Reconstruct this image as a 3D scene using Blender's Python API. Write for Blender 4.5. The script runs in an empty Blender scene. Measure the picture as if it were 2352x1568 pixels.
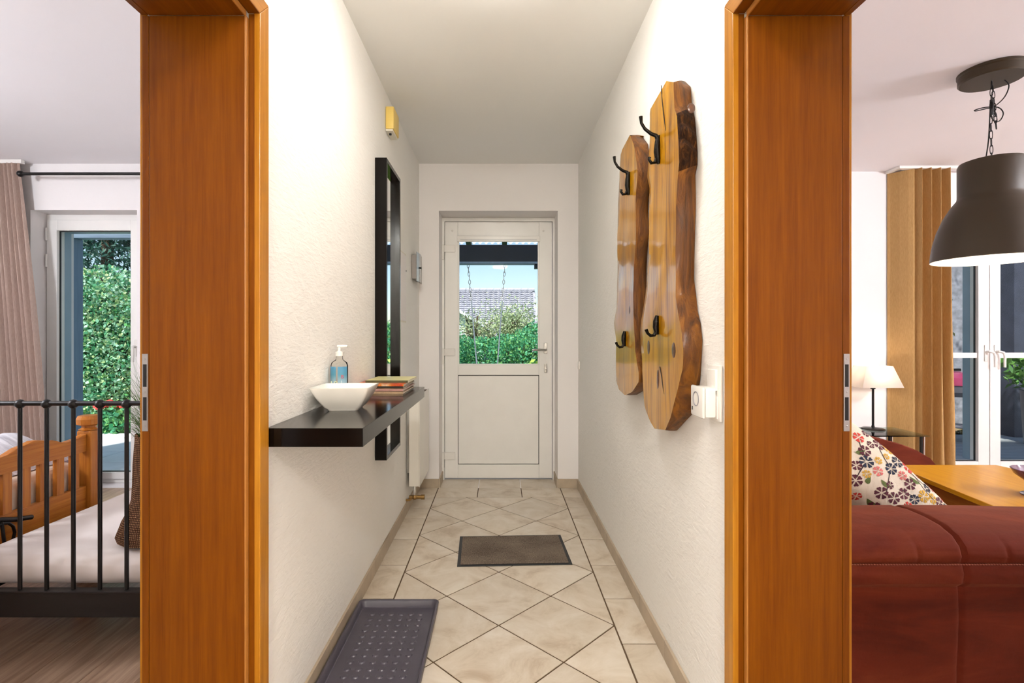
import bpy, bmesh, math, random
from mathutils import Vector, Matrix
import numpy as np

random.seed(7)
rng = np.random.default_rng(7)
PI = math.pi
scene = bpy.context.scene
COL = scene.collection

# ------------------------------------------------------------------ camera
F, CX, CY, CH = 1178.0, 1148.0, 771.0, 1.173       # focal length (px), principal point, eye height
cam_d = bpy.data.cameras.new('camera')
cam = bpy.data.objects.new('camera', cam_d); COL.objects.link(cam)
cam.location = (0, 0, CH); cam.rotation_euler = (PI/2, 0, 0)
cam_d.sensor_width = 36.0; cam_d.lens = F/2352*36.0
cam_d.shift_x = (1176-CX)/2352; cam_d.shift_y = (CY-784)/2352
cam_d.clip_start = 0.02; cam_d.clip_end = 500
scene.camera = cam
scene.view_settings.view_transform = 'Standard'; scene.view_settings.look = 'None'
scene.view_settings.gamma = 1.0; scene.view_settings.use_curve_mapping = False
scene.view_settings.exposure = 0.68

# ------------------------------------------------------------------ world, sun
world = bpy.data.worlds.new('world'); scene.world = world; world.use_nodes = True
wn = world.node_tree; wn.nodes.clear()
sky = wn.nodes.new('ShaderNodeTexSky'); sky.sky_type = 'NISHITA'
sky.sun_disc = False; sky.sun_elevation = math.radians(55); sky.sun_rotation = math.radians(200)
sky.air_density = 1.0; sky.dust_density = 0.7; sky.ozone_density = 1.0
bg = wn.nodes.new('ShaderNodeBackground'); bg.inputs['Strength'].default_value = 0.112
wo = wn.nodes.new('ShaderNodeOutputWorld')
wn.links.new(sky.outputs[0], bg.inputs[0]); wn.links.new(bg.outputs[0], wo.inputs[0])

def link_light(name, kind, loc, power, color, size=0.1, parent=None):
    d = bpy.data.lights.new(name, kind); d.energy = power; d.color = color
    if kind == 'POINT': d.shadow_soft_size = size
    o = bpy.data.objects.new(name, d); COL.objects.link(o); o.location = loc
    if parent is not None:
        o.parent = parent; o.matrix_parent_inverse = Matrix.Translation(-parent.location)
    return o
sun = link_light('sun', 'SUN', (0, -5, 12), 5.0, (1.0, 0.95, 0.88))
sun.data.angle = math.radians(3); sun.rotation_euler = (math.radians(34), 0, math.radians(-22))

# powers of the lamps and of the added fill lights (hall back, bedroom, living globe)
P_HALL, P_HALL_FILL, P_BED_FILL, P_LIVING_FILL, P_PENDANT, P_TABLE = 8.5, 58, 76, 132, 5, 1.4
WARM = (1.0, 0.975, 0.92); NEUTRAL = (0.93, 0.97, 1.04); PINKISH = (0.95, 0.96, 1.03)

# ------------------------------------------------------------------ materials
def lin(c):
    if isinstance(c, str):
        c = tuple(int(c[i:i+2], 16)/255 for i in (0, 2, 4))
    return tuple((x/12.92 if x <= 0.04045 else ((x+0.055)/1.055)**2.4) for x in c) + (1.0,)

class Mat:
    def __init__(s, name):
        s.m = bpy.data.materials.new(name); s.m.use_nodes = True
        s.t = s.m.node_tree; s.b = s.t.nodes['Principled BSDF']; s.o = s.t.nodes['Material Output']
    def n(s, kind, **kw):
        x = s.t.nodes.new(kind)
        for k, v in kw.items(): setattr(x, k, v)
        return x
    def l(s, a, b): s.t.links.new(a, b)
    def coords(s, scale=(1, 1, 1), rot=(0, 0, 0), kind='Object'):
        tc = s.n('ShaderNodeTexCoord'); mp = s.n('ShaderNodeMapping')
        mp.inputs['Scale'].default_value = scale; mp.inputs['Rotation'].default_value = rot
        s.l(tc.outputs[kind], mp.inputs[0]); return mp.outputs[0]
    def noise(s, vec, scale=5, detail=4, rough=0.55, dist=0):
        x = s.n('ShaderNodeTexNoise'); x.inputs['Scale'].default_value = scale
        x.inputs['Detail'].default_value = detail; x.inputs['Roughness'].default_value = rough
        x.inputs['Distortion'].default_value = dist
        s.l(vec, x.inputs['Vector']); return x.outputs['Fac']
    def ramp(s, fac, stops):
        x = s.n('ShaderNodeValToRGB'); e = x.color_ramp.elements
        while len(e) < len(stops): e.new(0.5)
        for i, (p, c) in enumerate(stops):
            e[i].position = p; e[i].color = lin(c) if not (isinstance(c, tuple) and len(c) == 4) else c
        s.l(fac, x.inputs[0]); return x.outputs[0]
    def bump(s, h, strength=0.2, dist=0.01):
        x = s.n('ShaderNodeBump'); x.inputs['Strength'].default_value = strength
        x.inputs['Distance'].default_value = dist
        s.l(h, x.inputs['Height']); s.l(x.outputs[0], s.b.inputs['Normal']); return x
    def set(s, **kw):
        for k, v in kw.items():
            s.b.inputs[{'rough': 'Roughness', 'metal': 'Metallic', 'coat': 'Coat Weight', 'coatr': 'Coat Roughness',
                        'sheen': 'Sheen Weight', 'spec': 'Specular IOR Level', 'trans': 'Transmission Weight',
                        'ior': 'IOR', 'sss': 'Subsurface Weight', 'alpha': 'Alpha'}[k]].default_value = v
        return s

def plain(name, c, rough=0.5, metal=0.0, var=0.06, vscale=6, bump=0, bscale=80, **kw):
    M = Mat(name); M.set(rough=rough, metal=metal, **kw)
    base = lin(c)
    v = M.coords()
    f = M.noise(v, vscale)
    lo = tuple(x*(1-var) for x in base[:3])+(1,); hi = tuple(min(1, x*(1+var)) for x in base[:3])+(1,)
    M.l(M.ramp(f, [(0.3, lo), (0.7, hi)]), M.b.inputs['Base Color'])
    if bump: M.bump(M.noise(v, bscale, 3), bump, 0.004)
    return M.m

def plaster(name, c, strength=0.38):
    M = Mat(name); M.set(rough=0.85, spec=0.25)
    v = M.coords()
    M.l(M.ramp(M.noise(v, 1.3, 2), [(0.3, tuple(x*0.97 for x in lin(c)[:3])+(1,)), (0.7, lin(c))]), M.b.inputs['Base Color'])
    a = M.noise(M.coords((1, 1, 1.5)), 9, 6, 0.62, 1.2)
    b = M.noise(M.coords((3, 3, 14), (0.3, 0.2, 0)), 7, 4, 0.6, 0.5)
    mx = M.n('ShaderNodeMath', operation='MULTIPLY_ADD'); mx.inputs[1].default_value = 0.5
    M.l(b, mx.inputs[0]); M.l(a, mx.inputs[2])
    M.bump(mx.outputs[0], strength, 0.012)
    return M.m

def wood(name, c1, c2, rough=0.35, axis='z', scale=1.0, coat=0.0, contrast=1.0, bump=0.03, ring=None):
    M = Mat(name); M.set(rough=rough, coat=coat, coatr=0.12, spec=0.18)
    st = {'z': (22, 22, 0.9), 'x': (0.9, 22, 22), 'y': (22, 0.9, 22)}[axis]
    v = M.coords(tuple(k*scale for k in st))
    g = M.noise(v, 3.0, 6, 0.6, 0.25)
    fine = M.noise(M.coords(tuple(k*scale*5 for k in st)), 3, 3, 0.5)
    ad = M.n('ShaderNodeMath', operation='MULTIPLY_ADD'); ad.inputs[1].default_value = 0.35
    M.l(fine, ad.inputs[0]); M.l(g, ad.inputs[2])
    mid = 0.67; w = 0.22*contrast
    stops = [(mid-w, c2), (mid+w, c1)]
    M.l(M.ramp(ad.outputs[0], stops), M.b.inputs['Base Color'])
    M.bump(ad.outputs[0], bump, 0.003)
    return M.m

MT = {}
MT['wall'] = plaster('wall_plaster', 'F7F4EF')
MT['wall_smooth'] = plaster('wall_paint', 'F5F0EE', 0.06)
MT['ceil'] = plaster('ceiling_paint', 'F6F5F2', 0.03)
MT['ceil2'] = plaster('ceiling_paint_rooms', 'F6F3F5', 0.03)
MT['beech'] = wood('beech_veneer', '7C4303', '673202', 0.42, 'z', 1.0, 0.02)
MT['beech_y'] = wood('beech_veneer_horizontal', '7C4303', '673202', 0.42, 'y', 1.0, 0.04)
MT['casing'] = wood('beech_casing_lit', 'B47A22', '9E6214', 0.3, 'z', 1.0, 0.15)  # lighter copy of the beech veneer, highlight on the casings put into the colour
MT['casing_y'] = wood('beech_casing_lit_horizontal', 'B47A22', '9E6214', 0.3, 'y', 1.0, 0.15)  # same brightened beech for the head casings, highlight included in the colour
MT['gasket'] = plain('gasket', 'A06624', 0.5)
MT['groove'] = plain('dark_gap', '4A2A0C', 0.7)
MT['steel'] = plain('brushed_steel', 'B9B6B0', 0.32, 1.0)
MT['steel_dark'] = plain('dark_recess', '120F0D', 0.6)
MT['upvc'] = plain('white_upvc', 'F4F1EC', 0.28, var=0.02)
MT['upvc_out'] = plain('bluegrey_frame', '9AB0C0', 0.4)
MT['rubber'] = plain('black_rubber', '141618', 0.5)
MT['blackwood'] = plain('blackbrown_foil', '0C0806', 0.13, var=0.2, spec=0.22)
MT['ceramic'] = plain('white_ceramic', 'F2ECE2', 0.12, var=0.02)
MT['black_iron'] = plain('black_metal', '0E0A09', 0.35, 0.3)
MT['wrought'] = plain('wrought_iron', '1A1714', 0.32, 0.85, bump=0.5, bscale=160)
MT['paper'] = plain('paper_edges', 'E6DFD2', 0.7)
MT['chime'] = plain('cream_plastic', 'EBCB6E', 0.4, var=0.03)
MT['chimew'] = plain('ivory_plastic', 'E6E0CF', 0.4, var=0.03)
MT['grey_metal'] = plain('grey_painted_metal', '8C8580', 0.35, 0.4)
MT['chrome'] = plain('chrome', 'D8D8D8', 0.08, 1.0, var=0.01)
MT['brass'] = plain('tarnished_brass', 'A08050', 0.3, 1.0, bump=0.2)
MT['white_enamel'] = plain('white_enamel', 'EFEAE0', 0.25, var=0.02)
MT['white_plastic'] = plain('white_plastic', 'F0ECE6', 0.25, var=0.02)
MT['grey_plastic'] = plain('grey_plastic', '8D8A92', 0.4)
MT['tray'] = plain('anthracite_plastic', '4B4650', 0.38, var=0.08, vscale=12, bump=0.05, bscale=200)
MT['burgundy'] = None
def _velvet():
    M = Mat('burgundy_microfibre'); M.set(rough=0.8, sheen=0.18, spec=0.12)
    f = M.noise(M.coords((0.8, 2.0, 3.0)), 3.0, 5, 0.6, 0.6)
    M.l(M.ramp(f, [(0.3, '461509'), (0.55, '5E2010'), (0.75, '70301A')]), M.b.inputs['Base Color'])
    M.b.inputs['Sheen Tint'].default_value = lin('E08A60')
    M.bump(M.noise(M.coords(), 14, 5, 0.6), 0.25, 0.01); return M.m
MT['burgundy'] = _velvet()

def _tile():
    M = Mat('beige_stoneware'); M.set(rough=0.36, spec=0.5)
    oi = M.n('ShaderNodeObjectInfo'); tc = M.n('ShaderNodeTexCoord'); ad = M.n('ShaderNodeVectorMath', operation='ADD')
    sc = M.n('ShaderNodeVectorMath', operation='SCALE'); sc.inputs['Scale'].default_value = 9.0
    cb = M.n('ShaderNodeCombineXYZ')
    M.l(oi.outputs['Random'], cb.inputs[0]); M.l(oi.outputs['Random'], cb.inputs[1]); M.l(cb.outputs[0], sc.inputs[0])
    M.l(tc.outputs['Object'], ad.inputs[0]); M.l(sc.outputs[0], ad.inputs[1])
    f = M.noise(ad.outputs[0], 5.5, 8, 0.66, 0.7)
    c = M.ramp(f, [(0.28, 'B39E86'), (0.46, 'CFC0AC'), (0.62, 'DACEBE'), (0.8, 'E0D7C9')])
    hs = M.n('ShaderNodeHueSaturation'); mr = M.n('ShaderNodeMapRange')
    mr.inputs['To Min'].default_value = 0.93; mr.inputs['To Max'].default_value = 1.04
    M.l(oi.outputs['Random'], mr.inputs['Value']); M.l(mr.outputs[0], hs.inputs['Value']); M.l(c, hs.inputs['Color'])
    M.l(hs.outputs[0], M.b.inputs['Base Color'])
    M.bump(f, 0.08, 0.006); return M.m
MT['tile'] = _tile()
MT['grout'] = plain('brown_grout', '5E4A34', 0.9, var=0.15, vscale=40)
MT['skirt'] = plain('skirting_stoneware', 'B5A48E', 0.45, var=0.14, vscale=9)
def _mat():
    M = Mat('brown_ribbed_carpet'); M.set(rough=0.95, spec=0.1)
    v = M.coords((260, 60, 1)); f = M.noise(v, 1.0, 3, 0.7)
    g = M.noise(M.coords(), 7, 4)
    mx = M.n('ShaderNodeMath', operation='MULTIPLY_ADD'); mx.inputs[1].default_value = 0.5
    M.l(g, mx.inputs[0]); M.l(f, mx.inputs[2])
    M.l(M.ramp(mx.outputs[0], [(0.5, '4A4038'), (0.8, '75685C'), (1.0, '8A7C6E')]), M.b.inputs['Base Color'])
    M.bump(f, 0.6, 0.004); return M.m
MT['carpet'] = _mat()
def _slab():
    M = Mat('lacquered_pine_slab'); M.set(rough=0.3, coat=0.75, coatr=0.08, spec=0.2)
    v = M.coords((9, 9, 0.8))
    f = M.noise(v, 2.2, 8, 0.62, 1.6)
    fine = M.noise(M.coords((70, 70, 2)), 2, 3)
    big = M.noise(M.coords((2, 2, 1)), 2.6, 3)
    ad = M.n('ShaderNodeMath', operation='MULTIPLY_ADD'); ad.inputs[1].default_value = 0.25
    M.l(fine, ad.inputs[0]); M.l(f, ad.inputs[2])
    a2 = M.n('ShaderNodeMath', operation='MULTIPLY_ADD'); a2.inputs[1].default_value = 0.35
    M.l(big, a2.inputs[0]); M.l(ad.outputs[0], a2.inputs[2])
    M.l(M.ramp(a2.outputs[0], [(0.48, '3A1C03'), (0.62, '7E4C04'), (0.8, 'B27A06'), (1.0, 'CC940E')]), M.b.inputs['Base Color'])
    M.bump(a2.outputs[0], 0.12, 0.01); return M.m
MT['slab'] = _slab()
def _bark():
    M = Mat('live_edge'); M.set(rough=0.5, coat=0.08, coatr=0.2, spec=0.25)
    f = M.noise(M.coords((10, 10, 1.4)), 3, 8, 0.65, 1.0)
    M.l(M.ramp(f, [(0.3, '331A06'), (0.5, '63380A'), (0.7, '8A5614')]), M.b.inputs['Base Color'])
    M.bump(f, 0.5, 0.02); return M.m
MT['bark'] = _bark()
def _barkrough():
    M = Mat('rough_bark'); M.set(rough=0.7, spec=0.15)
    f = M.noise(M.coords((16, 16, 4)), 5, 8, 0.7, 1.0)
    M.l(M.ramp(f, [(0.35, '1A0C04'), (0.55, '4C2A0E'), (0.75, '86541E')]), M.b.inputs['Base Color'])
    M.bump(f, 0.9, 0.03); return M.m
MT['barkrough'] = _barkrough()
MT['knot'] = plain('dark_knot', '50280A', 0.3, coat=0.4, var=0.5, vscale=120)
MT['crack'] = plain('crack_shadow', '1C0E05', 0.8)
MT['pine'] = wood('honey_pine', 'C27A30', '9A5518', 0.35, 'z', 0.8, 0.35, 1.0)
MT['pine_y'] = wood('honey_pine_rail', 'C27A30', '9A5518', 0.35, 'y', 0.8, 0.35, 1.0)
MT['sheet'] = plain('white_sheet', 'E7DCD6', 0.85, var=0.03, bump=0.12, bscale=14, sheen=0.2)
MT['mattress_beige'] = plain('beige_mattress', 'D8C4B2', 0.85, var=0.04, bump=0.1, bscale=16)
def _duvet():
    M = Mat('grey_striped_duvet'); M.set(rough=0.9)
    f = M.noise(M.coords((1, 6, 1)), 6, 4, 0.6, 0.6)
    M.l(M.ramp(f, [(0.35, 'A9A6AE'), (0.6, 'D9D8DC'), (0.8, 'EEEDEE')]), M.b.inputs['Base Color'])
    M.bump(M.noise(M.coords(), 9, 4), 0.4, 0.02); return M.m
MT['duvet'] = _duvet()
def _burlap():
    M = Mat('brown_burlap'); M.set(rough=0.95, spec=0.1)
    ck = M.n('ShaderNodeTexWave'); ck.wave_type = 'BANDS'; ck.bands_direction = 'Z'
    ck.inputs['Scale'].default_value = 45; ck.inputs['Distortion'].default_value = 1.2
    c2 = M.n('ShaderNodeTexWave'); c2.wave_type = 'BANDS'; c2.bands_direction = 'X'
    c2.inputs['Scale'].default_value = 45; c2.inputs['Distortion'].default_value = 1.2
    v = M.coords(); M.l(v, ck.inputs['Vector']); M.l(v, c2.inputs['Vector'])
    mu = M.n('ShaderNodeMath', operation='MULTIPLY'); M.l(ck.outputs['Fac'], mu.inputs[0]); M.l(c2.outputs['Fac'], mu.inputs[1])
    M.l(M.ramp(mu.outputs[0], [(0.02, '4A2E20'), (0.3, '8A6246'), (0.8, 'B8906C')]), M.b.inputs['Base Color'])
    M.bump(mu.outputs[0], 0.9, 0.006); return M.m
MT['burlap'] = _burlap()
def _laminate():
    M = Mat('oak_laminate'); M.set(rough=0.28, spec=0.5)
    oi = M.n('ShaderNodeObjectInfo')
    g = M.noise(M.coords((14, 0.8, 14)), 3, 6, 0.6, 0.4)
    c = M.ramp(g, [(0.35, '947862'), (0.55, 'B69A82'), (0.75, 'CDB49C')])
    hs = M.n('ShaderNodeHueSaturation'); mr = M.n('ShaderNodeMapRange')
    mr.inputs['To Min'].default_value = 0.85; mr.inputs['To Max'].default_value = 1.08
    M.l(oi.outputs['Random'], mr.inputs['Value']); M.l(mr.outputs[0], hs.inputs['Value']); M.l(c, hs.inputs['Color'])
    M.l(hs.outputs[0], M.b.inputs['Base Color']); M.bump(g, 0.05, 0.003); return M.m
MT['laminate'] = _laminate()
def _fabric(name, c, c2, rough=0.9):
    M = Mat(name); M.set(rough=rough, sheen=0.15, spec=0.15)
    f = M.noise(M.coords((30, 30, 4)), 8, 3, 0.6)
    M.l(M.ramp(f, [(0.3, c2), (0.7, c)]), M.b.inputs['Base Color'])
    M.bump(M.noise(M.coords(), 300, 2), 0.15, 0.002); return M.m
MT['curtain_pink'] = _fabric('taupe_curtain', 'BDA69A', 'AD9588')
MT['curtain_beige'] = _fabric('sand_curtain', 'C09A66', 'AE8854')
MT['pouf'] = _fabric('mauve_fabric', '8C7478', '7A6266')
MT['cushion'] = _fabric('cream_cotton', 'EFE2CC', 'E6D7BE')
MT['throw'] = _fabric('white_throw', 'F4EFE6', 'EAE4DA')
MT['table'] = wood('alder_tabletop', 'C08A1C', 'AE7410', 0.3, 'y', 0.5, 0.08, 1.2)
MT['table_dark'] = wood('alder_apron', 'A8662A', '95561E', 0.35, 'y', 0.6, 0.2)
MT['olive_metal'] = plain('olive_brown_metal', '33260F', 0.5, 0.1, var=0.05)
MT['lamp_white'] = plain('white_shade_inside', 'FAF6EE', 0.6, var=0.01)
MT['mauve_glass'] = plain('mauve_glass', '7C5470', 0.08, trans=0.5)
MT['deckgrey'] = wood('weathered_deck', 'A0A4A6', '84888A', 0.75, 'x', 0.6)
MT['pergola'] = wood('bluegrey_painted_timber', '8A9CB0', '78899E', 0.6, 'z', 0.8)
MT['darkbeam'] = plain('navy_black_timber', '0F1826', 0.55, var=0.2)
MT['paving'] = plain('pale_paving', 'EAEAEA', 0.8, var=0.10, vscale=3, bump=0.2)
MT['rooftile'] = plain('grey_roof_tile', '9A9AA4', 0.85, var=0.25, vscale=5)
MT['render_white'] = plain('white_render', 'D8DEE4', 0.9)
MT['poly'] = None
MT['grill'] = plain('magenta_enamel', '8A2A4E', 0.15, coat=0.6)
MT['planter_grey'] = plain('grey_zinc', '7A7880', 0.45, 0.3)
MT['terracotta'] = plain('terracotta', 'A85A38', 0.8)
MT['rope'] = plain('pale_rope', 'E2E4E6', 0.8)
MT['red_petal'] = plain('red_petals', 'D8433C', 0.6, var=0.25, vscale=30)

def emit(name, c, s):
    M = Mat(name); e = M.n('ShaderNodeEmission'); e.inputs[0].default_value = lin(c); e.inputs[1].default_value = s
    M.l(e.outputs[0], M.o.inputs[0]); return M.m
MT['bulb'] = emit('lit_bulb', 'FFF4E4', 6.0)
def _glass(name, tint=(1, 1, 1, 1), k=1.0):
    M = Mat(name); tr = M.n('ShaderNodeBsdfTransparent'); tr.inputs[0].default_value = tint
    gl = M.n('ShaderNodeBsdfGlossy'); gl.inputs['Roughness'].default_value = 0.0
    fr = M.n('ShaderNodeFresnel'); fr.inputs[0].default_value = 1.18
    mu = M.n('ShaderNodeMath', operation='MULTIPLY'); mu.inputs[1].default_value = k; M.l(fr.outputs[0], mu.inputs[0])
    mx = M.n('ShaderNodeMixShader'); M.l(mu.outputs[0], mx.inputs[0]); M.l(tr.outputs[0], mx.inputs[1]); M.l(gl.outputs[0], mx.inputs[2])
    M.l(mx.outputs[0], M.o.inputs[0]); return M.m
MT['glass'] = _glass('window_glass', (0.96, 0.98, 0.98, 1), 0.4)
MT['tableglass'] = _glass('table_glass', (0.80, 0.88, 0.85, 1))
MT['mirror'] = plain('mirror_silver', 'F2F4F4', 0.01, 1.0, var=0.0)
MT['clear_plastic'] = _glass('clear_plastic', (0.95, 0.95, 0.93, 1))
def _translucent(name, c, f=0.4):
    M = Mat(name); d = M.n('ShaderNodeBsdfDiffuse'); t = M.n('ShaderNodeBsdfTranslucent'); mx = M.n('ShaderNodeMixShader')
    d.inputs[0].default_value = lin(c); t.inputs[0].default_value = lin(c); mx.inputs[0].default_value = f
    M.l(d.outputs[0], mx.inputs[1]); M.l(t.outputs[0], mx.inputs[2]); M.l(mx.outputs[0], M.o.inputs[0]); return M.m
MT['lampshade'] = _translucent('linen_shade', 'E6DDD4', 0.1)
MT['poly'] = _translucent('polycarbonate_roof', 'F0F4F8', 0.6)
def leafmat(name, cols, trans=0.25):
    M = Mat(name); g = M.n('ShaderNodeNewGeometry'); n = len(cols)
    c = M.ramp(g.outputs['Random Per Island'], [(i/(max(1, n-1)), x) for i, x in enumerate(cols)])
    M.l(c, M.b.inputs['Base Color']); M.set(rough=0.45, spec=0.35)
    t = M.n('ShaderNodeBsdfTranslucent'); M.l(c, t.inputs[0]); mx = M.n('ShaderNodeMixShader'); mx.inputs[0].default_value = trans
    M.l(M.b.outputs[0], mx.inputs[1]); M.l(t.outputs[0], mx.inputs[2]); M.l(mx.outputs[0], M.o.inputs[0]); return M.m
MT['leaf_hedge'] = leafmat('hedge_leaves', ['3A7C5C', '52A070', '96CCB0', 'BADCC0', '62B062', 'CCDCA4', '4A8C6A'])
MT['leaf_shrub'] = leafmat('shrub_leaves', ['2A6A48', '3F9464', '66B88A', '347C5A', '92D078', '50A678'])
MT['leaf_apple'] = leafmat('apple_leaves', ['8FA878', 'B8C8A0', 'A0B888', 'C8CCA0', '7C9C68'])
MT['leaf_conifer'] = leafmat('conifer_needles', ['1C3A30', '2C5448', '3C6A5C', '486E60'])
MT['leaf_dark'] = leafmat('dark_leaves', ['3C4A34', '54603C', '2C3A2C', '6A7048', '2E4A34'])  # dark green and olive tones, random per leaf
MT['leaf_litter'] = leafmat('dry_leaves', ['6A5238', '8A6E4C', '54422E', 'A08A68', '4C5A34'], 0.05)
MT['grass_blade'] = leafmat('grass_blades', ['3A5E1C', '5A8028', '6C9034', '2C521C', '8A9458'])
MT['lawn'] = plain('lawn', '5C7A48', 0.95, var=0.35, vscale=14, bump=0.5, bscale=60)
MT['soil'] = plain('forest_soil', '6A5A44', 0.95, var=0.4, vscale=10, bump=0.6, bscale=30)
MT['trunk'] = plain('grey_bark', '7E8088', 0.9, var=0.4, vscale=14, bump=0.9, bscale=26)
MT['trunk_brown'] = plain('brown_bark', '5A4A3C', 0.9, var=0.3, vscale=20, bump=0.7, bscale=40)
MT['hedge_core'] = plain('hedge_twigs', '24301E', 0.95, var=0.4, vscale=20)

# ------------------------------------------------------------------ mesh building helpers
class MB:
    def __init__(s): s.bm = bmesh.new()
    def _merge(s, b, mi=0):
        for f in b.faces: f.material_index = mi
        me = bpy.data.meshes.new('tmp'); b.to_mesh(me); b.free(); s.bm.from_mesh(me); bpy.data.meshes.remove(me); return s
    def box(s, x0, x1, y0, y1, z0, z1, bev=0.0, mi=0, seg=2):
        b = bmesh.new(); bmesh.ops.create_cube(b, size=1.0)
        for v in b.verts:
            v.co = Vector((x0+(v.co.x+.5)*(x1-x0), y0+(v.co.y+.5)*(y1-y0), z0+(v.co.z+.5)*(z1-z0)))
        if bev > 0: bmesh.ops.bevel(b, geom=b.edges[:], offset=bev, segments=seg, affect='EDGES', profile=0.6)
        return s._merge(b, mi)
    def prism(s, poly, axis, a0, a1, bev=0.0, mi=0):
        """poly of 2D points extruded along axis: x:(y,z)  y:(x,z)  z:(x,y)"""
        b = bmesh.new()
        def P(p, a): return {'x': (a, p[0], p[1]), 'y': (p[0], a, p[1]), 'z': (p[0], p[1], a)}[axis]
        v0 = [b.verts.new(P(p, a0)) for p in poly]; v1 = [b.verts.new(P(p, a1)) for p in poly]
        n = len(poly); b.faces.new(v0); b.faces.new(v1[::-1])
        for i in range(n): b.faces.new((v0[i], v1[i], v1[(i+1) % n], v0[(i+1) % n]))
        bmesh.ops.recalc_face_normals(b, faces=b.faces[:])
        if bev > 0: bmesh.ops.bevel(b, geom=b.edges[:], offset=bev, segments=2, affect='EDGES', profile=0.6)
        return s._merge(b, mi)
    def lathe(s, prof, c=(0, 0, 0), n=32, mi=0, sx=1.0, sy=1.0, close=False):
        b = bmesh.new(); rows = []
        for r, z in prof:
            if r < 1e-6: rows.append([b.verts.new((c[0], c[1], c[2]+z))])
            else: rows.append([b.verts.new((c[0]+r*sx*math.cos(2*PI*i/n), c[1]+r*sy*math.sin(2*PI*i/n), c[2]+z)) for i in range(n)])
        pairs = list(zip(rows[:-1], rows[1:])) + ([(rows[-1], rows[0])] if close else [])
        for A, B in pairs:
            for i in range(n):
                j = (i+1) % n
                if len(A) == 1 and len(B) == 1: continue
                if len(A) == 1: b.faces.new((A[0], B[i], B[j]))
                elif len(B) == 1: b.faces.new((A[i], A[j], B[0]))
                else: b.faces.new((A[i], A[j], B[j], B[i]))
        bmesh.ops.recalc_face_normals(b, faces=b.faces[:])
        return s._merge(b, mi)
    def tube(s, pts, r, n=8, mi=0, closed=False):
        pts = [Vector(p) for p in pts]; m = len(pts); b = bmesh.new(); rings = []
        rs = r if isinstance(r, (list, tuple)) else [r]*m
        prev = None
        for i, p in enumerate(pts):
            if closed: d = (pts[(i+1) % m]-pts[i-1])
            else: d = (pts[min(i+1, m-1)]-pts[max(i-1, 0)])
            d.normalize()
            if prev is None:
                a = Vector((0, 0, 1)) if abs(d.z) < 0.9 else Vector((1, 0, 0))
            else: a = prev
            u = (a - d*a.dot(d))
            if u.length < 1e-5: u = d.orthogonal()
            u.normalize(); w = d.cross(u); prev = u
            rings.append([b.verts.new(p+(u*math.cos(2*PI*k/n)+w*math.sin(2*PI*k/n))*rs[i]) for k in range(n)])
        rng_ = range(m if closed else m-1)
        for i in rng_:
            A, B = rings[i], rings[(i+1) % m]
            for k in range(n): b.faces.new((A[k], A[(k+1) % n], B[(k+1) % n], B[k]))
        if not closed:
            b.faces.new(rings[0][::-1]); b.faces.new(rings[-1])
        bmesh.ops.recalc_face_normals(b, faces=b.faces[:])
        return s._merge(b, mi)
    def ball(s, c, r, mi=0, sc=(1, 1, 1), sub=2):
        b = bmesh.new(); bmesh.ops.create_icosphere(b, subdivisions=sub, radius=r)
        for v in b.verts: v.co = Vector((c[0]+v.co.x*sc[0], c[1]+v.co.y*sc[1], c[2]+v.co.z*sc[2]))
        return s._merge(b, mi)
    def grid(s, fn, nu, nv, mi=0, closeu=False, capv=False):
        b = bmesh.new()
        V = [[b.verts.new(fn(i/nu, j/nv)) for i in range(nu if closeu else nu+1)] for j in range(nv+1)]
        for j in range(nv):
            for i in range(nu):
                i2 = (i+1) % len(V[0])
                b.faces.new((V[j][i], V[j][i2], V[j+1][i2], V[j+1][i]))
        if capv: b.faces.new(V[0][::-1]); b.faces.new(V[-1])
        bmesh.ops.recalc_face_normals(b, faces=b.faces[:])
        return s._merge(b, mi)
    def verts(s, vs, fs, mi=0):
        me = bpy.data.meshes.new('tmp'); me.from_pydata(vs, [], fs); b = bmesh.new(); b.from_mesh(me); bpy.data.meshes.remove(me)
        return s._merge(b, mi)
    def rot(s, ang, axis, c):
        bmesh.ops.rotate(s.bm, verts=s.bm.verts[:], cent=c, matrix=Matrix.Rotation(ang, 3, axis)); return s
    def build(s, name, mats, parent=None, smooth=False):
        me = bpy.data.meshes.new(name); s.bm.to_mesh(me); s.bm.free()
        return mesh_obj(name, me, mats, parent, smooth)

def mesh_obj(name, me, mats, parent=None, smooth=False):
    if not isinstance(mats, (list, tuple)): mats = [mats]
    for m in mats: me.materials.append(MT[m] if isinstance(m, str) else m)
    if smooth:
        me.polygons.foreach_set('use_smooth', [True]*len(me.polygons))
        try: me.set_sharp_from_angle(angle=math.radians(38))
        except Exception: pass
    o = bpy.data.objects.new(name, me); COL.objects.link(o)
    if parent is not None: adopt(o, parent)
    return o
def adopt(o, parent):
    o.parent = parent
    L = parent.location.copy(); p = parent.parent
    while p is not None: p = p.parent
    if parent.type == 'EMPTY': o.matrix_parent_inverse = Matrix.Translation(-L)
def tag(o, label, cat, group=None, kind=None):
    o['label'] = label; o['category'] = cat
    if group: o['group'] = group
    if kind: o['kind'] = kind
    return o
def thing(name, label, cat, loc=(0, 0, 0), group=None, kind=None):
    o = bpy.data.objects.new(name, None); COL.objects.link(o); o.location = loc; o.empty_display_size = 0.1
    return tag(o, label, cat, group, kind)
def struct(o, label, cat): return tag(o, label, cat, None, 'structure')
def px(x, y, D): return Vector(((x-CX)*D/F, D, CH+(CY-y)*D/F))

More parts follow.
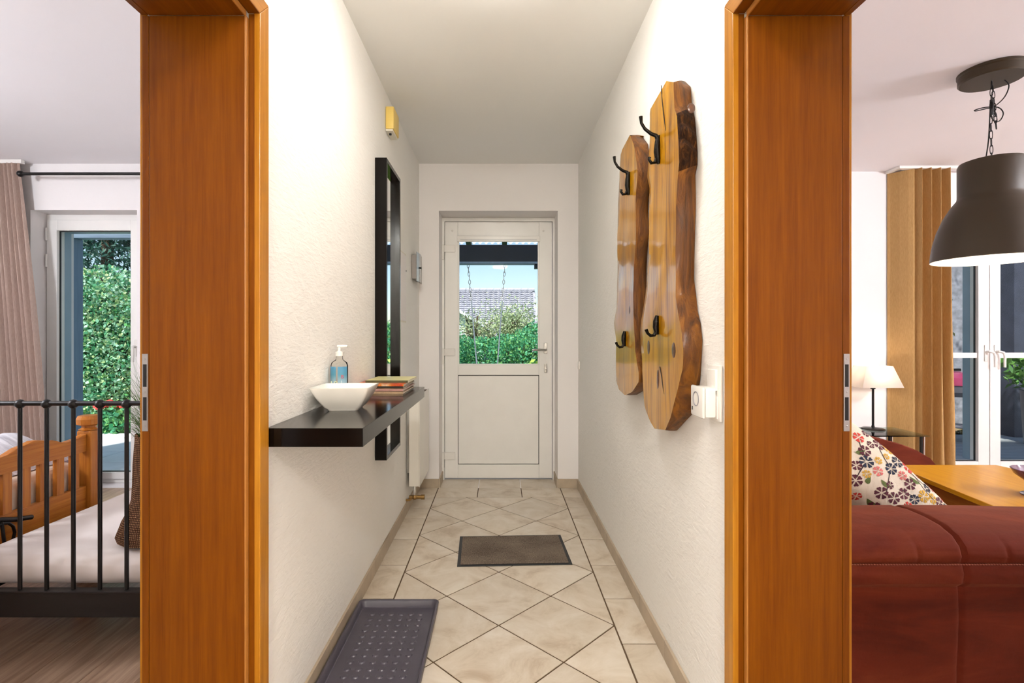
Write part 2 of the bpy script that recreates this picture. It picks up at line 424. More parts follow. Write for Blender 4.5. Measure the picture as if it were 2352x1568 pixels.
# ------------------------------------------------------------------ room dimensions (metres)
WL, WR, FARY, CEIL = -0.622, 0.605, 3.958, 2.5
BX, LX = -0.893, 0.873            # room sides of the corridor walls
YN = -1.7                          # wall behind the camera
DO0, DO1, DOH = 0.42, 1.30, 1.99   # rough door openings in the corridor walls
BXL, LXR, LCEIL = -4.5, 5.6, 2.44
FOUT = 4.36

# ------------------------------------------------------------------ structure: walls
def corridor_wall(name, xa, xb, lab):
    m = MB()
    m.box(xa, xb, YN, DO0, 0, 2.6).box(xa, xb, DO1, FARY, 0, 2.6).box(xa, xb, DO0, DO1, DOH, 2.6)
    struct(m.build(name, 'wall'), lab, 'wall')
corridor_wall('wall_left', BX, WL, 'white rough plastered hallway wall carrying the black shelf')
corridor_wall('wall_right', WR, LX, 'white rough plastered hallway wall carrying the wooden coat racks')
W1 = (-3.622, -2.80, 2.144); D1 = (-0.470, 0.447, 2.137); W2 = (3.10, 4.70, 2.144)
m = MB(); xs = BXL-0.3
for (a, b_, h) in (W1, D1, W2):
    m.box(xs, a, FARY, FOUT, -0.1, 2.7).box(a, b_, FARY, FOUT, h, 2.7).box(a, b_, FARY, FOUT, -0.1, -0.002); xs = b_
m.box(xs, LXR+0.3, FARY, FOUT, -0.1, 2.7)
struct(m.build('wall_far', 'wall_smooth'), 'white outer wall holding the front door and both glazed terrace doors', 'wall')
struct(MB().box(BX, LX, YN-0.2, YN, 0, 2.6).build('wall_near', 'wall'), 'white hallway end wall facing the front door', 'wall')
struct(MB().box(BXL-0.25, BXL, YN, FARY, 0, 2.6).build('wall_bedroom_side', 'wall_smooth'), 'white side wall of the bedroom', 'wall')
struct(MB().box(BXL, BX, YN-0.2, YN, 0, 2.6).build('wall_bedroom_near', 'wall_smooth'), 'white bedroom wall facing the terrace door', 'wall')
struct(MB().box(LXR, LXR+0.25, YN, FARY, 0, 2.6).build('wall_living_side', 'wall_smooth'), 'white side wall of the living room', 'wall')
struct(MB().box(LX, LXR, YN-0.2, YN, 0, 2.6).build('wall_living_near', 'wall_smooth'), 'white living room wall facing the terrace doors', 'wall')
struct(MB().box(BX, LX, YN, FARY, CEIL, CEIL+0.2).build('ceiling', 'ceil'), 'white hallway ceiling', 'ceiling')
struct(MB().box(BXL, BX, YN, FARY, CEIL, CEIL+0.2).build('ceiling_bedroom', 'ceil2'), 'white bedroom ceiling', 'ceiling')
struct(MB().box(LX, LXR, YN, FARY, LCEIL, CEIL+0.2).build('ceiling_living_room', 'ceil2'), 'white living room ceiling', 'ceiling')

# ------------------------------------------------------------------ tiled hallway floor
floor = struct(MB().box(BX, LX, YN, FARY, -0.08, -0.0025).box(D1[0], D1[1], FARY, 4.2, -0.08, -0.0025).build('floor', 'grout'),
               'hallway floor of beige stoneware tiles laid diagonally with dark grout', 'floor')
def clip(poly, a, b, c):      # keep a*x+b*y <= c
    out = []
    for i in range(len(poly)):
        p, q = poly[i], poly[(i+1) % len(poly)]
        dp, dq = a*p[0]+b*p[1]-c, a*q[0]+b*q[1]-c
        if dp <= 0: out.append(p)
        if dp*dq < 0:
            t = dp/(dp-dq); out.append((p[0]+t*(q[0]-p[0]), p[1]+t*(q[1]-p[1])))
    return out
def shrink(poly, g):
    # inset convex ccw polygon by g
    area = sum(poly[i][0]*poly[(i+1) % len(poly)][1]-poly[(i+1) % len(poly)][0]*poly[i][1] for i in range(len(poly)))
    if area < 0: poly = poly[::-1]
    res = poly
    n = len(poly)
    for i in range(n):
        p, q = poly[i], poly[(i+1) % n]
        dx, dy = q[0]-p[0], q[1]-p[1]; L = math.hypot(dx, dy)
        if L < 1e-6: continue
        nx, ny = dy/L, -dx/L
        res = clip(res, nx, ny, nx*p[0]+ny*p[1]-g)
        if len(res) < 3: return []
    return res
def tile(poly, parent, g=0.0034, z=0.0):
    poly = shrink(poly, g)
    if len(poly) < 3: return
    ar = abs(sum(poly[i][0]*poly[(i+1) % len(poly)][1]-poly[(i+1) % len(poly)][0]*poly[i][1] for i in range(len(poly))))/2
    if ar < 0.0015: return
    MB().prism(poly, 'z', z-0.0095, z, 0.0012).build('tile', 'tile', parent)
TX0, TX1, TY1, TD = -0.474, 0.465, 3.728, 0.2347
cx0, cy0 = -0.0045, 3.488
for j in range(-2, 26):
    for i in range(-3, 4):
        if (i+j) % 2: continue
        x, y = cx0+i*TD, cy0-(j+1)*TD     # diamond centre
        x, y = cx0+i*TD, cy0-j*TD
        # diamonds are centred between the lattice crossings
        yc = y-TD
        P = [(x-TD, yc), (x, yc-TD), (x+TD, yc), (x, yc+TD)]
        for a, b, c in ((-1, 0, -TX0), (1, 0, TX1), (0, 1, TY1), (0, -1, 0.9)): P = clip(P, a, b, c) if len(P) > 2 else P
        if len(P) > 2: tile(P, floor)
ys = [3.955, 3.728, 3.507, 3.294] + [3.294-0.3345*k for k in range(1, 13)]
for ya, yb in zip(ys[:-1], ys[1:]):
    tile([(WL, yb), (TX0, yb), (TX0, ya), (WL, ya)], floor)
    tile([(TX1, yb), (WR, yb), (WR, ya), (TX1, ya)], floor)
for xa, xb in ((TX0, -0.165), (-0.165, 0.163), (0.163, TX1)):
    tile([(xa, TY1), (xb, TY1), (xb, 3.955), (xa, 3.955)], floor)
for xa, xb in ((D1[0], -0.165), (-0.165, 0.163), (0.163, D1[1])):
    tile([(xa, 3.955), (xb, 3.955), (xb, 4.2), (xa, 4.2)], floor)

def skirting(name, segs, lab):
    root = thing(name, lab, 'baseboard', kind='structure')
    for (x0, x1, y0, y1) in segs: MB().box(x0, x1, y0, y1, 0.0, 0.07, 0.0015).build('tile', 'skirt', root)
yy = [1.347] + [1.347+0.3345*k-0.16 for k in range(1, 9)]; yy = [y for y in yy if y < FARY] + [FARY-0.011]
skirting('baseboard_left', [(WL, WL+0.010, a+.001, b-.001) for a, b in zip(yy[:-1], yy[1:])], 'beige tile skirting under the black shelf')
skirting('baseboard_right', [(WR-0.010, WR, a+.001, b-.001) for a, b in zip(yy[:-1], yy[1:])], 'beige tile skirting under the wooden coat racks')
skirting('baseboard_far', [(WL+0.002, D1[0], FARY-0.010, FARY), (D1[1], WR-0.002, FARY-0.010, FARY),
         (D1[0], D1[0]+0.009, FARY+0.002, 4.196), (D1[1]-0.009, D1[1], FARY+0.002, 4.196)], 'short beige tile skirting pieces around the front door recess')

# room floors of laminate planks
def planks(name, x0, x1, lab):
    f = struct(MB().box(x0, x1, YN, FARY, -0.08, -0.002).build(name, 'groove'), lab, 'floor')
    w, L, i, x = 0.192, 1.28, 0, x0
    shared = {}
    while x < x1-0.01:
        xe = min(x+w, x1); y = YN - (i*0.47) % L
        while y < FARY:
            ya, yb = max(y, YN), min(y+L, FARY)
            if yb-ya > 0.02: MB().box(x+.0008, xe-.0008, ya+.0008, yb-.0008, -0.009, 0.0, 0.0008, seg=1).build('plank', 'laminate', f)
            y += L
        x += w; i += 1
planks('floor_bedroom', BXL, BX, 'warm brown laminate plank floor of the bedroom')
planks('floor_living_room', LX, LXR, 'warm brown laminate plank floor of the living room')
for (n, xa, xb) in (('trim_3', BX, WL), ('trim_4', WR, LX)):
    struct(MB().box(xa, xb, DO0, DO1, -0.004, 0.003, 0.001).build(n, 'beech'), 'flat threshold strip under the ' + ('bedroom' if xa < 0 else 'living room') + ' doorway', 'threshold')

# ------------------------------------------------------------------ beech door frames (linings + casings)
def door_lining(name, s, lab):
    # s=-1 left, +1 right ; u measures outward from the corridor wall face into the wall
    wall = WL if s < 0 else WR; room = BX if s < 0 else LX
    root = thing(name, lab, 'door frame', (wall, 1.28, 0), kind='structure')
    X = lambda u: wall + s*u
    dep = abs(room-wall)
    def bx(m, u0, u1, y0, y1, z0, z1, bev=0.0015):
        a, b = sorted((X(u0), X(u1))); m.box(a, b, y0, y1, z0, z1, bev); return m
    ZT = 1.972
    for (yf, yb, nm) in ((1.28, DO1, 1), (0.44, DO0, -1)):
        y0, y1 = sorted((yf, yb))
        q = 0.012*nm
        bx(MB(), 0.014, dep-0.018, y0, y1, 0.003, ZT).build('lining', 'beech', root)
        yr0, yr1 = sorted((yf+q*1.3, yb)); bx(MB(), -0.016, 0.013, yr0, yr1, 0.003, ZT+0.014).build('rebate', 'beech', root)
        ys0, ys1 = sorted((yf+0.0005*nm, yb)); bx(MB(), dep-0.0165, dep+0.0005, ys0, ys1, 0.003, ZT).build('room_edge', 'beech', root)
        yg0, yg1 = sorted((yf-0.003*nm, yf+q)); bx(MB(), 0.010, 0.0145, yg0, yg1, 0.003, ZT, 0.002).build('gasket', 'gasket', root)
        yk0, yk1 = sorted((yf+q*0.4, yb)); bx(MB(), dep-0.0185, dep-0.016, yk0, yk1, 0.003, ZT, 0).build('groove', 'groove', root)
    bx(MB(), 0.014, dep-0.018, 0.44, 1.28, ZT, DOH).build('head_lining', 'beech_y', root)
    bx(MB(), -0.016, 0.013, 0.425, 1.295, ZT+0.014, DOH+0.0).build('head_rebate', 'beech_y', root)
    bx(MB(), dep-0.0165, dep+0.0005, 0.44, 1.28, ZT+0.0005, DOH).build('head_room_edge', 'beech_y', root)
    bx(MB(), 0.010, 0.0145, 0.44, 1.28, ZT-0.003, ZT+0.012, 0.002).build('head_gasket', 'gasket', root)
    bx(MB(), dep-0.0185, dep-0.016, 0.44, 1.28, ZT+0.005, DOH, 0).build('head_groove', 'groove', root)
    for (u0, u1, side) in ((-0.0165, -0.0005, 'casing'), (dep+0.0005, dep+0.0165, 'room_casing')):
        a, b = sorted((X(u0), X(u1))); zi, zo = ZT+0.016, ZT+0.064
        yi, yo, yi2, yo2 = 1.2955, 1.345, 0.4245, 0.375
        MB().prism([(yi, 0.003), (yo, 0.003), (yo, zo), (yi, zi)], 'x', a, b, 0.002).build(side, 'casing', root)
        MB().prism([(yi2, 0.003), (yo2, 0.003), (yo2, zo), (yi2, zi)], 'x', a, b, 0.002).build(side, 'casing', root)
        MB().prism([(yi+.0003, zi), (yo, zo+.0003), (yo2, zo+.0003), (yi2, zi)], 'x', a, b, 0.002).build('head_'+side, 'casing_y', root)
    sp = bx(MB(), dep-0.0155, dep-0.0005, 1.2785, 1.282, 0.935, 1.128, 0.0008).build('strike_plate', 'steel', root)
    for z0, z1 in ((1.046, 1.102), (0.962, 1.020)):
        bx(MB(), dep-0.0125, dep-0.0035, 1.2779, 1.280, z0, z1, 0.0004).build('latch_slot', 'steel_dark', sp)
    for z in (1.115, 1.033, 0.948):
        MB().ball((X(dep-0.008), 1.2783, z), 0.0028, 0, (1, 0.3, 1), 1).build('screw', 'steel', sp)
door_lining('trim_1', -1, 'orange beech door lining of the open bedroom doorway')
door_lining('trim_2', 1, 'orange beech door lining of the open living room doorway')

# ------------------------------------------------------------------ front door
d = thing('door_1', 'white half-glazed front door with a flush lower panel, set in the hallway recess', 'door', (0, 4.24, 0), kind='structure')
FY = 4.19
m = MB(); m.box(D1[0], -0.452, FY-0.012, FY+0.10, 0, 2.135).box(0.430, D1[1], FY-0.012, FY+0.10, 0, 2.135).box(-0.452, 0.430, FY-0.012, FY+0.10, 2.105, 2.135)
m.build('frame', 'upvc', d)
m = MB()
gx0, gx1, gz0, gz1 = -0.342, 0.321, 0.934, 1.965
m.box(-0.449, gx0, FY, FY+0.07, 0.012, 2.102, 0.003).box(gx1, 0.427, FY, FY+0.07, 0.012, 2.102, 0.003)
m.box(gx0, gx1, FY, FY+0.07, 1.965, 2.102, 0.003).box(gx0, gx1, FY, FY+0.07, 0.852, 0.934, 0.003).box(gx0, gx1, FY, FY+0.07, 0.012, 0.122, 0.003)
m.build('leaf', 'upvc', d)
MB().box(gx0-0.002, gx1+0.002, FY+0.030, FY+0.038, gz0-0.002, gz1+0.002).build('pane', 'glass', d)
m = MB(); t = 0.010
m.box(gx0, gx0+t, FY+0.004, FY+0.03, gz0, gz1, 0.002).box(gx1-t, gx1, FY+0.004, FY+0.03, gz0, gz1, 0.002).box(gx0+t, gx1-t, FY+0.004, FY+0.03, gz0, gz0+t, 0.002).box(gx0+t, gx1-t, FY+0.004, FY+0.03, gz1-t, gz1, 0.002)
m.build('glazing_bead', 'upvc', d)
MB().box(gx0-0.002, gx1+0.002, FY+0.012, FY+0.03, 0.120, 0.854).build('panel_gap', 'rubber', d)
MB().box(gx0+0.004, gx1-0.005, FY+0.003, FY+0.025, 0.127, 0.846, 0.002).build('panel', 'upvc', d)
bl = MB().box(gx0-0.006, gx1+0.006, FY-0.018, FY-0.001, 1.940, 1.985, 0.003).build('folded_blind', 'white_plastic', d)
MB().box(gx0+0.02, gx1-0.02, FY-0.020, FY-0.017, 1.952, 1.954).build('blind_seam', 'grey_plastic', bl)
for x in (gx0-0.045, gx1+0.035): MB().ball((x, FY-0.002, 2.03), 0.008, 0, (1, 0.5, 1), 2).build('cover_cap', 'white_plastic', d)
for z in (1.855, 1.01, 0.165):
    h = MB().box(-0.468, -0.365, FY-0.012, FY-0.001, z, z+0.058, 0.002).build('hinge', 'white_plastic', d)
    MB().tube([(-0.462, FY-0.022, z-0.062), (-0.462, FY-0.022, z+0.060)], 0.011, 12).build('pin', 'white_plastic', h, True)
    MB().box(-0.4695, -0.4665, FY-0.016, FY-0.004, z-0.06, z+0.06).build('shadow_gap', 'rubber', h)
hd = MB().box(0.360, 0.388, FY-0.008, FY-0.0005, 1.03, 1.115, 0.003).build('handle', 'steel', d)
MB().tube([(0.374, FY-0.004, 1.06), (0.374, FY-0.045, 1.06), (0.362, FY-0.055, 1.06), (0.262, FY-0.055, 1.06)], 0.009, 10).build('lever', 'steel', hd, True)
lk = MB().box(0.362, 0.386, FY-0.006, FY-0.0005, 0.872, 0.945, 0.004).build('lock_plate', 'steel', d)
MB().tube([(0.374, FY-0.004, 0.91), (0.374, FY-0.03, 0.91)], 0.008, 12).build('key_cylinder', 'chrome', lk, True)
MB().box(0.372, 0.376, FY-0.055, FY-0.028, 0.88, 0.925, 0.001).build('key', 'chrome', lk)

# ------------------------------------------------------------------ glazed terrace doors
def terrace_door(name, lab, x0, x1, top, sashes, FY, bar=None, handles=(), glass_bottom=0.172):
    d = thing(name, lab, 'terrace door', ((x0+x1)/2, FY+0.1, 0), kind='structure')
    m = MB(); m.box(x0, x0+0.02, FY, FY+0.09, 0, top).box(x1-0.02, x1, FY, FY+0.09, 0, top).box(x0+0.02, x1-0.02, FY, FY+0.09, top-0.045, top).box(x0+0.02, x1-0.02, FY, FY+0.09, 0, 0.03)
    m.build('frame', 'upvc', d)
    for (sx0, sx1, g0, g1) in sashes:
        zb, zt, gb, gt = 0.033, top-0.048, glass_bottom, 2.012
        m = MB(); m.box(sx0, g0, FY-0.016, FY+0.06, zb, zt, 0.003).box(g1, sx1, FY-0.016, FY+0.06, zb, zt, 0.003)
        m.box(g0, g1, FY-0.016, FY+0.06, gt, zt, 0.003).box(g0, g1, FY-0.016, FY+0.06, zb, gb, 0.003)
        s = m.build('sash', 'upvc', d)
        MB().box(g0-0.002, g1+0.002, FY+0.022, FY+0.030, gb-0.002, gt+0.002).build('pane', 'glass', s)
        m = MB(); w = 0.006
        m.box(g0, g0+w, FY+0.010, FY+0.022, gb, gt).box(g1-w, g1, FY+0.010, FY+0.022, gb, gt).box(g0+w, g1-w, FY+0.010, FY+0.022, gb, gb+w).box(g0+w, g1-w, FY+0.010, FY+0.022, gt-w, gt)
        m.build('gasket', 'rubber', s)
        m = MB(); w = 0.012
        m.box(g0-w, g0, FY+0.061, FY+0.125, gb, gt).box(g1, g1+w, FY+0.061, FY+0.125, gb, gt).box(g0, g1, FY+0.061, FY+0.125, gt, gt+w)
        m.build('outer_rebate', 'upvc_out', s)
        if bar: MB().box(g0, g1, FY-0.004, FY+0.021, bar[0], bar[1], 0.002).build('glazing_bar', 'upvc', s)
    for (hx, hz, dirn) in handles:
        h = MB().box(hx-0.012, hx+0.012, FY-0.024, FY-0.0165, hz-0.075, hz+0.055, 0.003).build('handle', 'white_plastic', d)
        pts = [(hx, FY-0.018, hz), (hx, FY-0.050, hz+0.004), (hx+0.022*dirn, FY-0.062, hz-0.004), (hx+0.032*dirn, FY-0.062, hz-0.03), (hx+0.032*dirn, FY-0.062, hz-0.12)]
        MB().tube(pts, [0.010, 0.010, 0.010, 0.009, 0.008], 10).build('lever', 'white_plastic', h, True)
    return d
WY = 4.10
w1 = terrace_door('window_1', 'white framed glazed terrace door of the bedroom', W1[0], W1[1], 2.142, [(-3.608, -2.862, -3.529, -2.941)], WY, None, [(-2.895, 1.085, 0.2)], 0.085)
for z in (1.93, 1.72, 0.55):
    MB().tube([(-3.604, WY-0.024, z), (-3.604, WY-0.024, z+0.10)], 0.008, 10).build('hinge', 'white_plastic', w1, True)
terrace_door('window_2', 'white framed double terrace door of the living room with a glazing bar', W2[0], W2[1], 2.142,
             [(3.125, 3.899, 3.215, 3.812), (3.905, 4.675, 3.988, 4.585)], WY, (0.995, 1.038), [(3.868, 1.045, 1), (3.945, 1.045, 1)])

# ================================================================== HALLWAY THINGS
# black floating shelf
SZ = 0.928
sh = MB().box(WL, -0.363, 1.36, 2.47, SZ-0.05, SZ, 0.0015).build('floating_shelf', 'blackwood')
tag(sh, 'long black-brown floating shelf fixed to the white hallway wall', 'shelf')

# square ceramic bowl
bw = thing('square_bowl', 'white square ceramic bowl with flared rim on the black shelf', 'bowl', (-0.517, 1.722, SZ))
def sq(h, z, r=0.012):
    pts = []
    for (cx_, cy_, a0) in ((h-r, h-r, 0), (-h+r, h-r, 90), (-h+r, -h+r, 180), (h-r, -h+r, 270)):
        for k in range(4):
            a = math.radians(a0+30*k); pts.append((cx_+r*math.cos(a), cy_+r*math.sin(a), z))
    return pts
bp = [(0.048, 0.0), (0.050, 0.004), (0.060, 0.012), (0.080, 0.045), (0.094, 0.074), (0.0945, 0.0775), (0.090, 0.0775), (0.076, 0.047), (0.055, 0.016), (0.040, 0.010)]
b = bmesh.new(); rows = []
for h, z in bp: rows.append([b.verts.new((-0.517+p[0], 1.722+p[1], SZ+0.0005+p[2])) for p in sq(h, z)])
for A, B in zip(rows[:-1], rows[1:]):
    for i in range(16): b.faces.new((A[i], A[(i+1) % 16], B[(i+1) % 16], B[i]))
b.faces.new(rows[0][::-1]); b.faces.new(rows[-1])
bmesh.ops.recalc_face_normals(b, faces=b.faces[:])
mm = MB(); mm.bm.free(); mm.bm = b; mm.rot(math.radians(3), 'Z', (-0.517, 1.722, 0)); mm.build('body', 'ceramic', bw, True)

# clear bottle with printed label
BX0, BY0 = -0.5835, 1.865
bt = thing('sanitizer_bottle', 'clear plastic bottle with blue printed label behind the white bowl', 'bottle', (BX0, BY0, SZ))
MT['label_blue'] = None
M = Mat('bottle_label_blue'); v = M.coords(); sp = M.n('ShaderNodeSeparateXYZ'); M.l(v, sp.inputs[0])
mr = M.n('ShaderNodeMapRange'); mr.inputs['From Min'].default_value = SZ+0.01; mr.inputs['From Max'].default_value = SZ+0.145
M.l(sp.outputs['Z'], mr.inputs['Value'])
M.l(M.ramp(mr.outputs[0], [(0.0, '6E86B4'), (0.45, 'A9C0CC'), (0.7, '4F8FA6'), (1.0, '4A86B0')]), M.b.inputs['Base Color']); MT['label_blue'] = M.m
MB().lathe([(0, 0.001), (0.029, 0.001), (0.031, 0.006), (0.031, 0.138), (0.028, 0.148), (0.014, 0.158), (0.012, 0.166), (0.012, 0.172), (0, 0.172)], (BX0, BY0, SZ), 28, sy=0.72).build('body', 'clear_plastic', bt, True)
lab1 = MB().grid(lambda u, v_: (BX0+0.0316*math.cos(math.radians(185+75*u)), BY0+0.0316*0.72*math.sin(math.radians(185+75*u)), SZ+0.012+0.122*v_), 10, 4).build('front_label', 'label_blue', bt, True)
lab2 = MB().grid(lambda u, v_: (BX0+0.0316*math.cos(math.radians(272+70*u)), BY0+0.0316*0.72*math.sin(math.radians(272+70*u)), SZ+0.012+0.122*v_), 10, 4).build('side_label', 'label_blue', bt, True)
MT['print_yellow'] = plain('print_yellow', 'E8EBC0', 0.5); MT['print_red'] = plain('print_red', 'C8322C', 0.5); MT['print_white'] = plain('print_white', 'F4F4F0', 0.5); MT['print_dark'] = plain('print_dark', '1E2230', 0.5)
MB().lathe([(0, 0.172), (0.014, 0.172), (0.014, 0.186), (0.006, 0.190), (0.005, 0.204), (0, 0.204)], (BX0, BY0, SZ), 16).build('pump_collar', 'white_plastic', bt, True)
MB().box(BX0-0.008, BX0+0.030, BY0-0.006, BY0+0.006, SZ+0.203, SZ+0.212, 0.003).build('pump_head', 'white_plastic', bt)
def text_part(name, body, size, mat, parent, loc, rot):
    cu = bpy.data.curves.new('txt', 'FONT'); cu.body = body; cu.size = size; cu.extrude = 0.0002; cu.align_x = 'CENTER'
    to = bpy.data.objects.new('txt', cu); COL.objects.link(to)
    dg = bpy.context.evaluated_depsgraph_get(); me = bpy.data.meshes.new_from_object(to.evaluated_get(dg)); 
    COL.objects.unlink(to); bpy.data.objects.remove(to)
    me.transform(Matrix.Translation(loc) @ rot)
    return mesh_obj(name, me, mat, parent)
RX = Matrix.Rotation(PI/2, 4, 'X')
text_part('lettering', '18', 0.030, 'print_yellow', lab1, Vector((BX0-0.013, BY0-0.0245, SZ+0.062)), RX)
text_part('lettering', 'B', 0.018, 'print_red', lab2, Vector((BX0+0.018, BY0-0.0230, SZ+0.092)), RX)
text_part('lettering', 'L', 0.018, 'print_white', lab2, Vector((BX0+0.018, BY0-0.0230, SZ+0.072)), RX)
text_part('lettering', 'O', 0.018, 'print_white', lab2, Vector((BX0+0.018, BY0-0.0230, SZ+0.052)), RX)
MB().ball((BX0-0.018, BY0-0.0215, SZ+0.045), 0.003, 0, (1, .4, 1), 1).build('dot', 'print_dark', lab1)
MB().ball((BX0+0.019, BY0-0.0220, SZ+0.042), 0.003, 0, (1, .4, 1), 1).build('dot', 'print_dark', lab2)

# magazines
mags = [  # thickness, cover colour, dx, dy, rot, label
    (0.0065, 'B89A78', 0.000, 0.000, 0.0, 'tan-covered magazine at the very bottom of the stack on the shelf'),
    (0.0060, 'A07C68', -0.004, 0.004, 0.8, 'brown-covered magazine resting second from the bottom of the stack'),
    (0.0055, 'C09088', 0.002, -0.002, -0.8, 'dusty pink magazine in the middle of the stack'),
    (0.0060, '7E6048', -0.003, 0.006, 1.2, 'dark tan magazine lying under the black-covered one'),
    (0.0055, '20241C', 0.000, 0.002, -0.4, 'black-covered magazine lying right under the red one'),
    (0.0080, 'B03A1E', -0.024, 0.010, 0.6, 'red-covered magazine with orange picture, second from the top'),
    (0.0100, 'D3CB92', 0.014, 0.030, -0.5, 'pale green magazine with curled spine on top of the stack'),
]
z = SZ + 0.0006
for i, (th, c, dx, dy, rt, lb) in enumerate(mags):
    cx_, cy_ = -0.508+dx, 2.305+dy
    if i == 5: cx_, cy_ = -0.512, 2.305
    if i == 6: cx_, cy_ = -0.492, 2.352
    t = thing('magazine', lb, 'magazine', (cx_, cy_, z), 'magazines stacked on the shelf')
    mat = plain('magazine_cover_%d' % i, c, 0.35, var=0.25 if i < 5 else 0.12, vscale=18)
    if i == 5:
        M = Mat('magazine_cover_red'); f = M.noise(M.coords((10, 10, 1)), 1.6, 3)
        M.l(M.ramp(f, [(0.40, 'B4371C'), (0.52, 'D8781E'), (0.62, 'E8C8A0'), (0.7, 'C04A2A')]), M.b.inputs['Base Color']); M.set(rough=0.3); mat = M.m
    hx, hy = (0.1, 0.14) if i < 6 else (0.092, 0.116)
    if i == 5: hx = 0.104
    m = MB().box(cx_-hx, cx_+hx-0.001, cy_-hy+0.001, cy_+hy-0.001, z+0.0006, z+th-0.0006); m.rot(math.radians(rt), 'Z', (cx_, cy_, z)); m.build('pages', 'paper', t)
    for za, zb in ((z, z+0.0005), (z+th-0.0006, z+th)):
        m = MB().box(cx_-hx-0.001, cx_+hx, cy_-hy, cy_+hy, za, zb); m.rot(math.radians(rt), 'Z', (cx_, cy_, z)); m.build('cover', mat, t)
    # bound spine faces the door lining end (towards the room)
    m = MB().box(cx_-hx-0.001, cx_+hx, cy_-hy-0.0006, cy_-hy, z, z+th); m.rot(math.radians(rt), 'Z', (cx_, cy_, z)); m.build('spine', mat if i != 6 else plain('olive_spine', '4C4A28', 0.5, var=0.3, vscale=30), t)
    z += th+0.0004

# tall black mirror
mi = thing('wall_mirror', 'tall narrow mirror in a deep black frame on the hallway wall', 'mirror', (WL, 2.73, 0.553))
my0, my1, mz0, mz1, mxo, t = 2.552, 2.909, 0.553, 2.06, -0.563, 0.020
for nm, a in (('frame_side', (my0, my0+t, mz0, mz1)), ('frame_side', (my1-t, my1, mz0, mz1)), ('frame_top', (my0+t, my1-t, mz1-t, mz1)), ('frame_bottom', (my0+t, my1-t, mz0, mz0+t))):
    MB().box(WL+0.001, mxo, a[0], a[1], a[2], a[3], 0.001).build(nm, 'blackwood', mi)
MB().box(WL+0.004, mxo-0.027, my0+t, my1-t, mz0+t, mz1-t).build('mirror_glass', 'mirror', mi)

# fuse cabinet door, flush in the wall behind the mirror
fz = thing('fuse_cabinet', 'white flush fuse cabinet door in the wall beside the mirror', 'fuse box', (WL, 3.2, 1.26))
MB().box(WL-0.02, WL+0.004, 3.02, 3.39, 1.27, 1.70, 0.001).build('door', 'wall_smooth', fz)
MB().box(WL+0.0005, WL+0.0015, 3.01, 3.40, 1.26, 1.71).build('frame', 'paper', fz)
MB().ball((WL+0.006, 3.375, 1.60), 0.006, 0, (.6, 1, 1), 1).build('knob', 'grey_plastic', fz)

# grey metal key box
kb = thing('key_box', 'small grey metal key box with steel front and key, beside the front door', 'key box', (WL, 3.7, 1.56))
MB().box(WL+0.001, -0.588, 3.61, 3.84, 1.575, 1.745, 0.002).build('body', 'grey_metal', kb)
MB().grid(lambda u, v_: (-0.5875+0.010*math.sin(PI*u), 3.605+0.24*u, 1.56+0.205*v_), 12, 2).build('front', 'steel', kb, True)
MB().box(-0.588, -0.5855, 3.604, 3.846, 1.56, 1.765).build('front_backing', 'grey_metal', kb)
MB().tube([(-0.578, 3.70, 1.662), (-0.566, 3.70, 1.662)], 0.007, 10).build('lock', 'black_iron', kb, True)
MB().box(-0.572, -0.570, 3.696, 3.704, 1.56, 1.658, 0.0005).build('hanging_key', 'chrome', kb)

# cream door chime
ch = thing('door_chime', 'cream yellow door chime box high on the hallway wall', 'door chime', (WL, 2.9, 2.285))
MB().box(WL+0.001, WL+0.046, 2.785, 2.93, 2.298, 2.42, 0.006).build('cover', 'chime', ch, True)
MB().box(WL+0.001, WL+0.040, 2.79, 2.925, 2.288, 2.299, 0.002).build('base', 'chimew', ch)
MB().tube([(WL+0.018, 2.83, 2.289), (WL+0.018, 2.83, 2.280)], 0.007, 12).build('cable_gland', 'rubber', ch, True)

# radiator with valve
rd = thing('radiator', 'white flat panel radiator low on the wall past the shelf', 'radiator', (WL, 3.6, 0.176))
MB().box(-0.600, -0.533, 3.385, 3.815, 0.178, 0.775, 0.004).build('side_casing', 'white_enamel', rd)
MB().box(-0.533, -0.528, 3.380, 3.820, 0.176, 0.780, 0.002).build('front_panel', 'white_enamel', rd)
for k in range(9): MB().box(-0.596, -0.538, 3.40+0.045*k, 3.43+0.045*k, 0.775, 0.778).build('top_grille_slot', 'groove', rd)
MB().box(WL, -0.598, 3.45, 3.49, 0.25, 0.74).build('bracket', 'white_enamel', rd)
v = MB(); v.tube([(-0.565, 3.40, 0.178), (-0.565, 3.40, 0.105)], 0.010, 12)
v.build('pipe', 'chrome', rd, True)
vb = MB(); vb.ball((-0.565, 3.40, 0.105), 0.019, 0, (1, 1, 1), 2); vb.tube([(-0.60, 3.40, 0.105), (-0.52, 3.40, 0.105)], 0.012, 12); vb.tube([(WL, 3.40, 0.085), (-0.60, 3.40, 0.085), (-0.585, 3.40, 0.10)], 0.009, 10)
vo = vb.build('valve', 'brass', rd, True)
MB().tube([(-0.522, 3.40, 0.105), (-0.498, 3.40, 0.105)], 0.017, 10).build('valve_knob', 'brass', vo, True)

